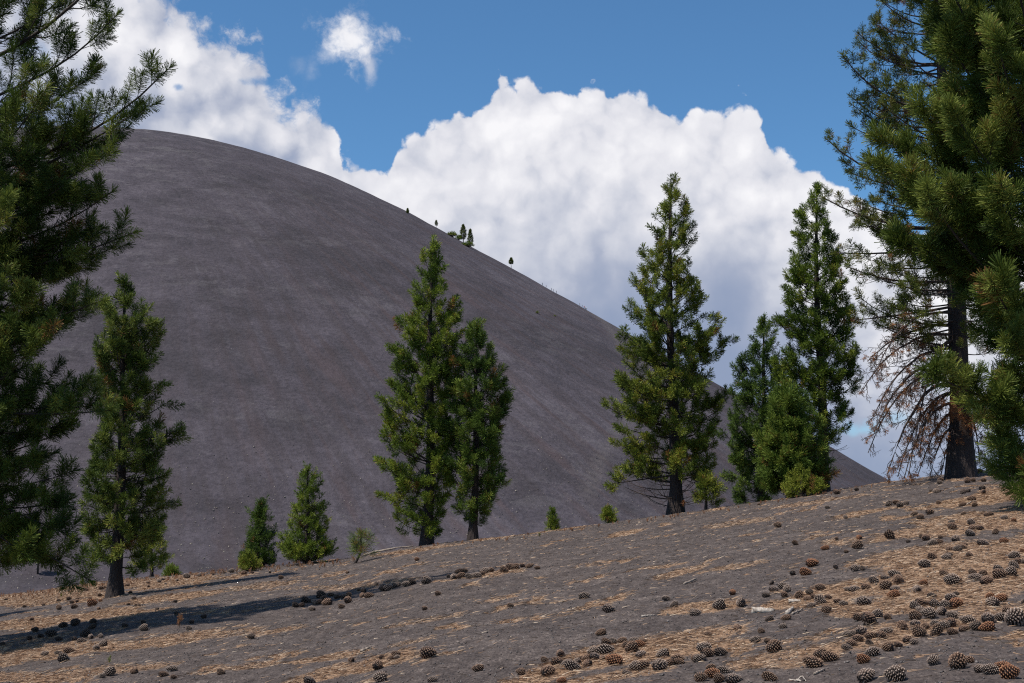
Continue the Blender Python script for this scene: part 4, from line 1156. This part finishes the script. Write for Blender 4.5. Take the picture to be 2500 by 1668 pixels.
LANDMARKS = [  # picture spots (2350 wide) with a phrase one can find
    (255, 1385, 'the foot of the left pine trunk'), (60, 1380, 'the ridge at the left edge'), (440, 1325, 'the left ridge'), (220, 1430, 'the middle of the big tree shadow'), (60, 1455, 'the left end of the tree shadow'),
    (150, 1505, 'the litter below the tree shadow'), (440, 1430, 'the lower edge of the tree shadow'), (260, 1545, 'the lower left corner'), (395, 1540, 'the trio at bottom left'), (590, 1300, 'the two conical conifers'),
    (720, 1375, 'the right end of the tree shadow'), (830, 1358, 'the row right of the tree shadow'), (900, 1335, 'the tip of the tree shadow'), (870, 1525, 'the bottom litter patch left of centre'), (980, 1500, 'the right end of that patch, bottom centre-left'),
    (960, 1285, 'the slope below the sapling'), (1080, 1315, 'the left half of the straight cone row'), (1190, 1305, 'the right half of the straight cone row'), (1180, 1390, 'the bare slope mid-centre'), (1090, 1540, 'the bare bottom centre'),
    (1270, 1540, 'the left part of the bottom centre heap'), (1370, 1505, 'the middle of the bottom centre heap'), (1440, 1480, 'the upper right of the bottom centre heap'), (1480, 1530, 'the rusty cone right of the centre heap'),
    (1370, 1380, 'the bare ground above the centre heap'), (1530, 1390, 'the short white stick'), (1610, 1505, 'the trio on the bottom right of centre'), (1640, 1550, 'the bottom edge right of centre'), (1650, 1395, 'the litter left of the pale wood chunk'),
    (1755, 1420, 'the large pale wood chunk'), (1800, 1350, 'the heap above the pale wood chunk'), (1880, 1385, 'the cone pile right of the pale wood'), (1780, 1470, 'the litter below the pale wood chunk'), (1890, 1525, 'the big clump at lower right of centre'),
    (1790, 1500, 'the lone big cone under the wood chunk'), (1860, 1290, 'the open slope right of centre'), (1780, 1210, 'the ridge below the bushy young pine'), (2050, 1320, 'the litter left of the right slope heaps'),
    (2010, 1230, 'the slope below the far hill foot'), (2050, 1155, 'the ridge below the drooping bare limbs'), (2210, 1095, 'the foot of the dying pine'), (2290, 1130, 'the ridge under the near right boughs'), (2220, 1165, 'the litter below the dying pine'),
    (2240, 1210, 'the thin pale stick on the right slope'), (2190, 1240, 'the tan litter mid-right'), (2320, 1235, 'the right edge mid-slope'), (2150, 1290, 'the twin cones with curved stick'), (2230, 1300, 'the loose cluster mid-right'),
    (2330, 1300, 'the right edge above the shadowed pile'), (2040, 1345, 'the round litter clump upper right'), (2120, 1370, 'the slope between right heaps'), (2250, 1340, 'the pile near the right edge'), (2310, 1330, 'the pair at the right edge'),
    (2280, 1385, 'the rusty trio at right'), (2170, 1395, 'the top of the long heap'), (2140, 1425, 'the middle of the long heap'), (2180, 1450, 'the lower end of the long heap'), (2240, 1440, 'the right part of the long heap'), (2320, 1430, 'the big grey pair at the right edge'),
    (1990, 1425, 'the left of the long heap'), (1980, 1470, 'the lower left heap at right'), (2000, 1510, 'the lowest of the right heaps'), (2060, 1500, 'the litter strip at lower right'), (2070, 1545, 'the bottom edge at right'),
    (2210, 1525, 'the two big brown cones at bottom right'), (2300, 1545, 'the bottom right corner')]
ORD = ['', 'second', 'third', 'fourth', 'fifth', 'sixth', 'seventh', 'eighth', 'ninth', 'tenth', 'eleventh', 'twelfth']


def build_cones():
    C = []
    for (ox, oy, sc, s) in CROPS:
        for tok in s.split():
            a, b, c = tok.split(','); C.append([ox + float(a) / sc, oy + float(b) / sc, float(c[:-1]) / sc, c[-1]])
    C.sort(key=lambda q: -q[2])
    names = {'g': 'grey weathered', 'b': 'brown', 'r': 'rusty red-brown', 'd': 'dark'}
    info = []
    for (u, v, w, col) in C:
        p = hit(u, v + w * .26)
        if p[1] > 60: continue
        f = math.hypot(p[1], p[0]); size = w / FPX * f * 1.16
        size = min(max(size, .075), .25)
        k = int(rng.integers(0, 4)); fatv = (.62, .80, .70, .92)[k]
        yaw = rng.normal(0, .5) + (math.pi if rng.random() < .5 else 0); tilt = rng.normal(0, .22)
        if rng.random() < .22: yaw = rng.random() * 6.28
        info.append((u / DS, v / DS, p, size, k, fatv, yaw, tilt, col))
    ind, rest = info[:296], info[296:]
    zones = {}
    for q in ind:
        z = min(range(len(LANDMARKS)), key=lambda i: (LANDMARKS[i][0] - q[0]) ** 2 + 2.5 * (LANDMARKS[i][1] - q[1]) ** 2)
        zones.setdefault((z, q[8]), []).append(q)
    for (z, col), qs in zones.items():
        qs.sort(key=lambda q: q[0]); n = len(qs); ph = LANDMARKS[z][2]
        for i, q in enumerate(qs):
            nm = names[col]
            if n == 1: lab = f'the only {nm} pine cone nearest {ph}'
            elif i == 0: lab = f'leftmost {nm} pine cone by {ph}'
            elif i == n - 1: lab = f'rightmost {nm} pine cone by {ph}'
            else: lab = f'{ORD[i]} {nm} pine cone from left by {ph}'
            (X, Y, p, size, k, fatv, yaw, tilt, _) = q
            o = obj('pine_cone', CMESH[col][k])
            o.location = (p[0], p[1], p[2] + size * fatv * .36); o.scale = (size, size, size); o.rotation_euler = (rng.random() * 6.28, tilt, yaw)
            tag(o, lab, 'pine cone', 'fallen pine cones on the cinder slope')
    # the rest, too small to matter singly, plus a scatter along the ridge
    V = []; F = []; A = []; MI = []; n = 0
    base = {c: None for c in 'gbrd'}
    for c in 'gbrd':
        me = CMESH[c][1]; vv = np.zeros(len(me.vertices) * 3); me.vertices.foreach_get('co', vv)
        me.calc_loop_triangles(); tt = np.zeros(len(me.loop_triangles) * 3, dtype=np.int32); me.loop_triangles.foreach_get('vertices', tt)
        aa = np.zeros(len(me.vertices)); me.attributes['tipness'].data.foreach_get('value', aa)
        base[c] = (vv.reshape(-1, 3), tt.reshape(-1, 3), aa)
    for q in rest:
        (X, Y, p, size, k, fatv, yaw, tilt, col) = q
        R = np.array(Matrix.Rotation(yaw, 3, 'Z') @ Matrix.Rotation(rng.random() * 6, 3, 'X'))
        vv, tt, aa = base[col]
        V.append(vv @ R.T * size + p + [0, 0, size * .33]); F.append(tt + n); A.append(aa); MI += ['gbrd'.index(col)] * len(tt); n += len(vv)
    if V:
        me = mesh_from('small_pine_cones', np.vstack(V), np.vstack(F), [CM[c] for c in 'gbrd'], {'tipness': np.concatenate(A)}, False, MI)
        tag(obj('small_pine_cones', me), 'the smallest far pine cones strewn along the ridge and in shadow', 'pine cones', None, 'stuff')


build_cones()

# ------------------------------------------------------------------ loose wood
M_palewood = simple_mat('weathered_wood', (0.17, 0.13, 0.10), (0.60, 0.52, 0.44), 34, .8, .5, .01)
M_greywood = simple_mat('grey_wood', (0.16, 0.125, 0.10), (0.36, 0.29, 0.23), 26, .85, .5, .01)


def stick(label, pts, r, mat=None, name='stick', cat='stick', taper=.5):
    P = np.array([hit(x * DS, y * DS) + [0, 0, r * .75 + dz] for (x, y, dz) in pts])
    t = np.linspace(0, 1, 12); tt = np.linspace(0, 1, len(P))
    Q = np.stack([np.interp(t, tt, P[:, i]) for i in range(3)], -1)
    Q[:, 2] = np.maximum(Q[:, 2], ground_z(Q[:, 0], Q[:, 1]) + r * .6)
    Q[1:-1] += rng.normal(0, r * .25, (10, 3))
    o0 = Q[0].copy(); g = Geo(); g.tube(Q - o0, r * (1 - (1 - taper) * t), 8, .35)
    o = obj(name, g.mesh(name, [mat or M_palewood]), None, tuple(o0))
    tag(o, label, cat, 'dead wood lying on the slope')


stick('short straight pale stick lying on bare cinders', [(1473, 1416, 0), (1503, 1414, 0)], .012)
stick('short thick broken stick with pale ends on the upper slope', [(1570, 1342, 0), (1597, 1334, .02)], .016, M_greywood, taper=.9)
stick('curved pale stick lying near the bottom edge right of centre', [(1812, 1562, 0), (1828, 1563, 0), (1840, 1560, .02), (1850, 1566, 0)], .006)
stick('thin curved twig on the litter below the right ridge', [(2043, 1262, 0), (2068, 1262, 0), (2085, 1255, .02), (2105, 1250, 0)], .007, M_greywood)
stick('thin pale stick propped between two cones on the right slope', [(2217, 1160, 0), (2230, 1154, .02), (2243, 1151, .0)], .012)
stick('long grey twig lying behind the cone clump at lower right', [(1870, 1648 / 1.0638, 0), (1878, 1545, 0), (1892, 1540, .0)], .012, M_greywood)
stick('thin straight stick right of the pale wood chunk', [(1818, 1420 - 8, 0), (1842, 1400, 0)], .012, M_greywood)
stick('short splinter of pale wood between chunk and stick', [(1806, 1412, 0), (1820, 1400, .0)], .022, M_palewood, taper=.6)
stick('little white splinter lying in front of the fallen heap', [(1828, 1588 / 1.0638 + 72, 0), (1838, 1566, 0)], .01)
stick('long fallen limb lying along the ridge right of the sapling', [(835, 1277, 0), (862, 1272, .05), (900, 1265, .03), (948, 1256, 0)], .045, M_greywood, 'fallen_limb', 'fallen limb', .35)
stick('pale stub of wood at the top of the bottom litter patch', [(828, 1498, 0), (848, 1493, .02)], .018, M_greywood, taper=.6)


def wood_chunk(label, X, Y, L, Wd, H, yaw):
    p = hit(X * DS, Y * DS); n = 9; t = np.linspace(-.5, .5, n)
    k = 10; th = np.arange(k) / k * 2 * math.pi
    V = []
    for i, x in enumerate(t):
        w = Wd * (.62 + .38 * math.cos(x * 2.4)) * (1 - .25 * (x + .5)); h = H * (.8 + .2 * math.cos(x * 2)) * (1 - .35 * (x + .5))
        for a in th:
            jg = rng.normal(0, .03) * L if i in (0, n - 1) else 0
            V.append((x * L + jg, .5 * w * math.copysign(abs(math.cos(a)) ** .7, math.cos(a)) + rng.normal(0, .003), h * (.30 + .5 * math.copysign(abs(math.sin(a)) ** .7, math.sin(a))) + rng.normal(0, .004)))
    F = []
    for i in range(n - 1):
        for j in range(k): F.append((i * k + j, i * k + (j + 1) % k, (i + 1) * k + (j + 1) % k, (i + 1) * k + j))
    V.append((-.5 * L + .03, 0, H * .3)); V.append((.5 * L - .02, 0, H * .2)); c0, c1 = n * k, n * k + 1
    tr = []
    for j in range(k): tr.append((c0, (j + 1) % k, j)); tr.append((c1, (n - 1) * k + j, (n - 1) * k + (j + 1) % k))
    o = obj('wood_chunk', mesh_from('wood_chunk', np.array(V), [np.array(F), np.array(tr)], [M_palewood]), None, tuple(p)); o.rotation_euler = (0, -.05, yaw)
    tag(o, label, 'wood chunk', 'dead wood lying on the slope')


wood_chunk('large bleached chunk of splintered wood lying in the litter', 1752, 1406, .25, .10, .085, -.45)
wood_chunk('small bleached wood chunk beside the cone pile', 1824, 1383, .13, .07, .05, -.1)


# ------------------------------------------------------------------ litter, pebbles, dry plants
def build_litter():
    N = 900000
    th = rng.random(N) * .80 - .40; y = 9 + 44 * rng.random(N) ** .9
    x = th * y; z = ground_z(x, y); d = litter(x, y, z)
    keep = rng.random(N) < np.clip(d - .08, 0.012, 1) * .95
    x, y, z, d = x[keep], y[keep], z[keep], d[keep]
    x, y, z, d = x[:330000], y[:330000], z[:330000], d[:330000]
    n = len(x); a = rng.random(n) * 6.28; L = .05 + .10 * rng.random(n); e = rng.normal(.02, .16, n)
    dx = np.cos(a) * L; dy = np.sin(a) * L
    x1 = x + dx; y1 = y + dy; z1 = ground_z(x1, y1) + .004 + np.abs(e) * L * .9
    w = (.0010 + .00009 * y)
    # blade stands partly on edge so that it reads from the side
    sx = -np.sin(a) * w * .6; sy = np.cos(a) * w * .6
    V = np.stack([np.stack([x - sx, y - sy, z + .003], -1), np.stack([x + sx, y + sy, z + .006 + w * 1.6], -1), np.stack([x1, y1, z1], -1)], 1).reshape(-1, 3)
    F = np.arange(len(V)).reshape(-1, 3)
    tint = np.repeat(np.clip(rng.normal(.5, .25, n), 0, 1), 3)
    m, B, bs, out = new_mat('dry_needles')
    t = B.n('ShaderNodeAttribute', attribute_name='tint').outputs['Fac']
    B.inp(bs.inputs['Base Color'], B.ramp(t, [(0, (0.10, 0.060, 0.036)), (.45, (0.31, 0.185, 0.105)), (.8, (0.48, 0.32, 0.20)), (1, (0.60, 0.47, 0.34))])); bs.inputs['Roughness'].default_value = .7
    me = mesh_from('needle_litter', V, F, [m], {'tint': tint})
    tag(obj('needle_litter', me), 'tan fallen pine needles lying in drifts on the dark cinders', 'pine needle litter', None, 'stuff')
    print('litter', n)
    # cinder pebbles: small tetrahedra
    N = 60000
    th = rng.random(N) * .78 - .39; y = 9.5 + 40 * rng.random(N); x = th * y; z = ground_z(x, y)
    s = (.006 + .012 * rng.random(N) ** 3) * (1 + y * .012)
    Q = nrm(rng.normal(size=(N, 4, 3))) * s[:, None, None] + np.stack([x, y, z + s * .3], -1)[:, None, :]
    V = Q.reshape(-1, 3); b = np.arange(N) * 4
    F = np.concatenate([np.stack([b + i, b + j, b + k], -1) for i, j, k in ((0, 1, 2), (0, 2, 3), (0, 3, 1), (1, 3, 2))])
    m2 = simple_mat('cinder_pebble', (0.035, 0.03, 0.03), (0.20, 0.175, 0.165), 3, .9, 0)
    tag(obj('cinder_pebbles', mesh_from('cinder_pebbles', V, F, [m2])), 'loose grey cinder gravel on the slope', 'gravel', None, 'stuff')


build_litter()


def build_hill_rocks():
    us = rng.random(5200) * 2100; vs = 1060 + 380 * np.sqrt(rng.random(5200))
    P = []
    # foot of the hill, thicker towards the base
    k = np.linspace(200, 900, 500)
    for u, v in zip(us, vs):
        dx, dy, dz = pdir(u, v); x = dx / dy * k; z = CAMZ + dz / dy * k
        b = z < cone_z(x, k)
        if b.any():
            i = int(np.argmax(b)); P.append((x[i], k[i], float(cone_z(x[i:i + 1], k[i:i + 1])[0])))
    P = np.array(P); n = len(P); s = (.14 + .34 * rng.random(n) ** 3)
    Q = nrm(rng.normal(size=(n, 4, 3))) * s[:, None, None] + P[:, None, :] + [0, 0, .08]
    V = Q.reshape(-1, 3); b = np.arange(n) * 4
    F = np.concatenate([np.stack([b + i, b + j, b + kk], -1) for i, j, kk in ((0, 1, 2), (0, 2, 3), (0, 3, 1), (1, 3, 2))])
    m2 = simple_mat('hill_rock', (0.06, 0.055, 0.055), (0.34, 0.30, 0.25), .12, .9, 0)
    tag(obj('hill_rocks', mesh_from('hill_rocks', V, F, [m2])), 'scattered small pale rocks and tufts at the hill foot', 'rocks', None, 'stuff')


build_hill_rocks()


def build_dry_plants():
    g = Geo(); pos = []
    spots = []
    for _ in range(170):
        X = rng.random() * 560 - 10 if rng.random() < .75 else 560 + rng.random() * 260
        spots.append((X, rng.normal(-2, 5)))
    for _ in range(60): spots.append((900 + rng.random() * 1200, rng.normal(1, 3)))
    PLs = []
    for X, off in spots:
        Yr = np.interp(X, [p[0] for p in ridge_pts], [p[1] for p in ridge_pts]) + 4 + abs(off)
        p = hit(X * DS, Yr * DS)
        for _ in range(int(rng.integers(4, 10))):
            h = .04 + .11 * rng.random() * (.5 if X > 850 else 1); a = rng.random() * 6.28; sp = h * .6 * rng.random()
            q = p + [math.cos(a) * sp, math.sin(a) * sp, h]; PLs.append([p, (p + q) / 2 + [0, 0, h * .1], q]); pos.append(q)
    PLs = np.array(PLs); g.polys(PLs, np.full(len(PLs), .006), np.full(len(PLs), .004), 3)
    m = simple_mat('dry_stem', (0.22, 0.11, 0.07), (0.50, 0.30, 0.18), 2.5, .8, 0)
    o = obj('dry_plants', g.mesh('dry_plants', [m]))
    tag(o, 'low dry tan and rusty plants fringing the ridge', 'dry plants', None, 'stuff')
    pos = np.array(pos)
    f = build_tufts('seed_heads', pos, np.tile([0, 0, 1.], (len(pos), 1)), np.full(len(pos), .16), rng.random(len(pos)) * .85, SMALL, M_dead, o)


build_dry_plants()


def leafy_plant(label, X, Y, h, n, mat):
    p = hit(X * DS, Y * DS)
    root = thing('seedling', label, 'seedling', tuple(p), 'small plants along the ridge')
    a = rng.random(n) * 6.28; r = rng.random(n) * h * .35; pos = np.stack([r * np.cos(a), r * np.sin(a), h * (.3 + .7 * rng.random(n))], -1)
    g = Geo(); g.polys(np.stack([np.zeros_like(pos), pos * [.3, .3, .6], pos], 1), np.full(n, .006), np.full(n, .003), 3)
    obj('stems', g.mesh('stems', [M_shoot]), root)
    build_tufts('foliage', pos, pos + [0, 0, h], np.full(n, .9 * min(.5, h * 2)), np.clip(rng.normal(.65, .1, n), 0, .8), SMALL, mat, root)


leafy_plant('yellow-green plant on the ridge left of the left pine trunk', 188, 1348, .34, 14, M_needle_y)
leafy_plant('tiny green seedling in the litter below the left end of the shadow', 250, 1522, .10, 5, M_needle)
leafy_plant('low green tuft on the slope left of the left pine trunk', 140, 1372, .12, 8, M_needle)
leafy_plant('small rust-stemmed plant in the middle of the tree shadow', 411, 1442, .20, 6, M_dead)
leafy_plant('small green tuft on the ridge left of the tiny conical pine', 1237, 1232, .12, 7, M_needle_y)
leafy_plant('orange-brown sprig on the ridge under the drooping bare limbs', 2040, 1114, .30, 9, M_dead)
tot = sum(len(o.data.polygons) for o in S.objects if o.type == 'MESH')
print('faces', tot, 'objects', len(S.objects))
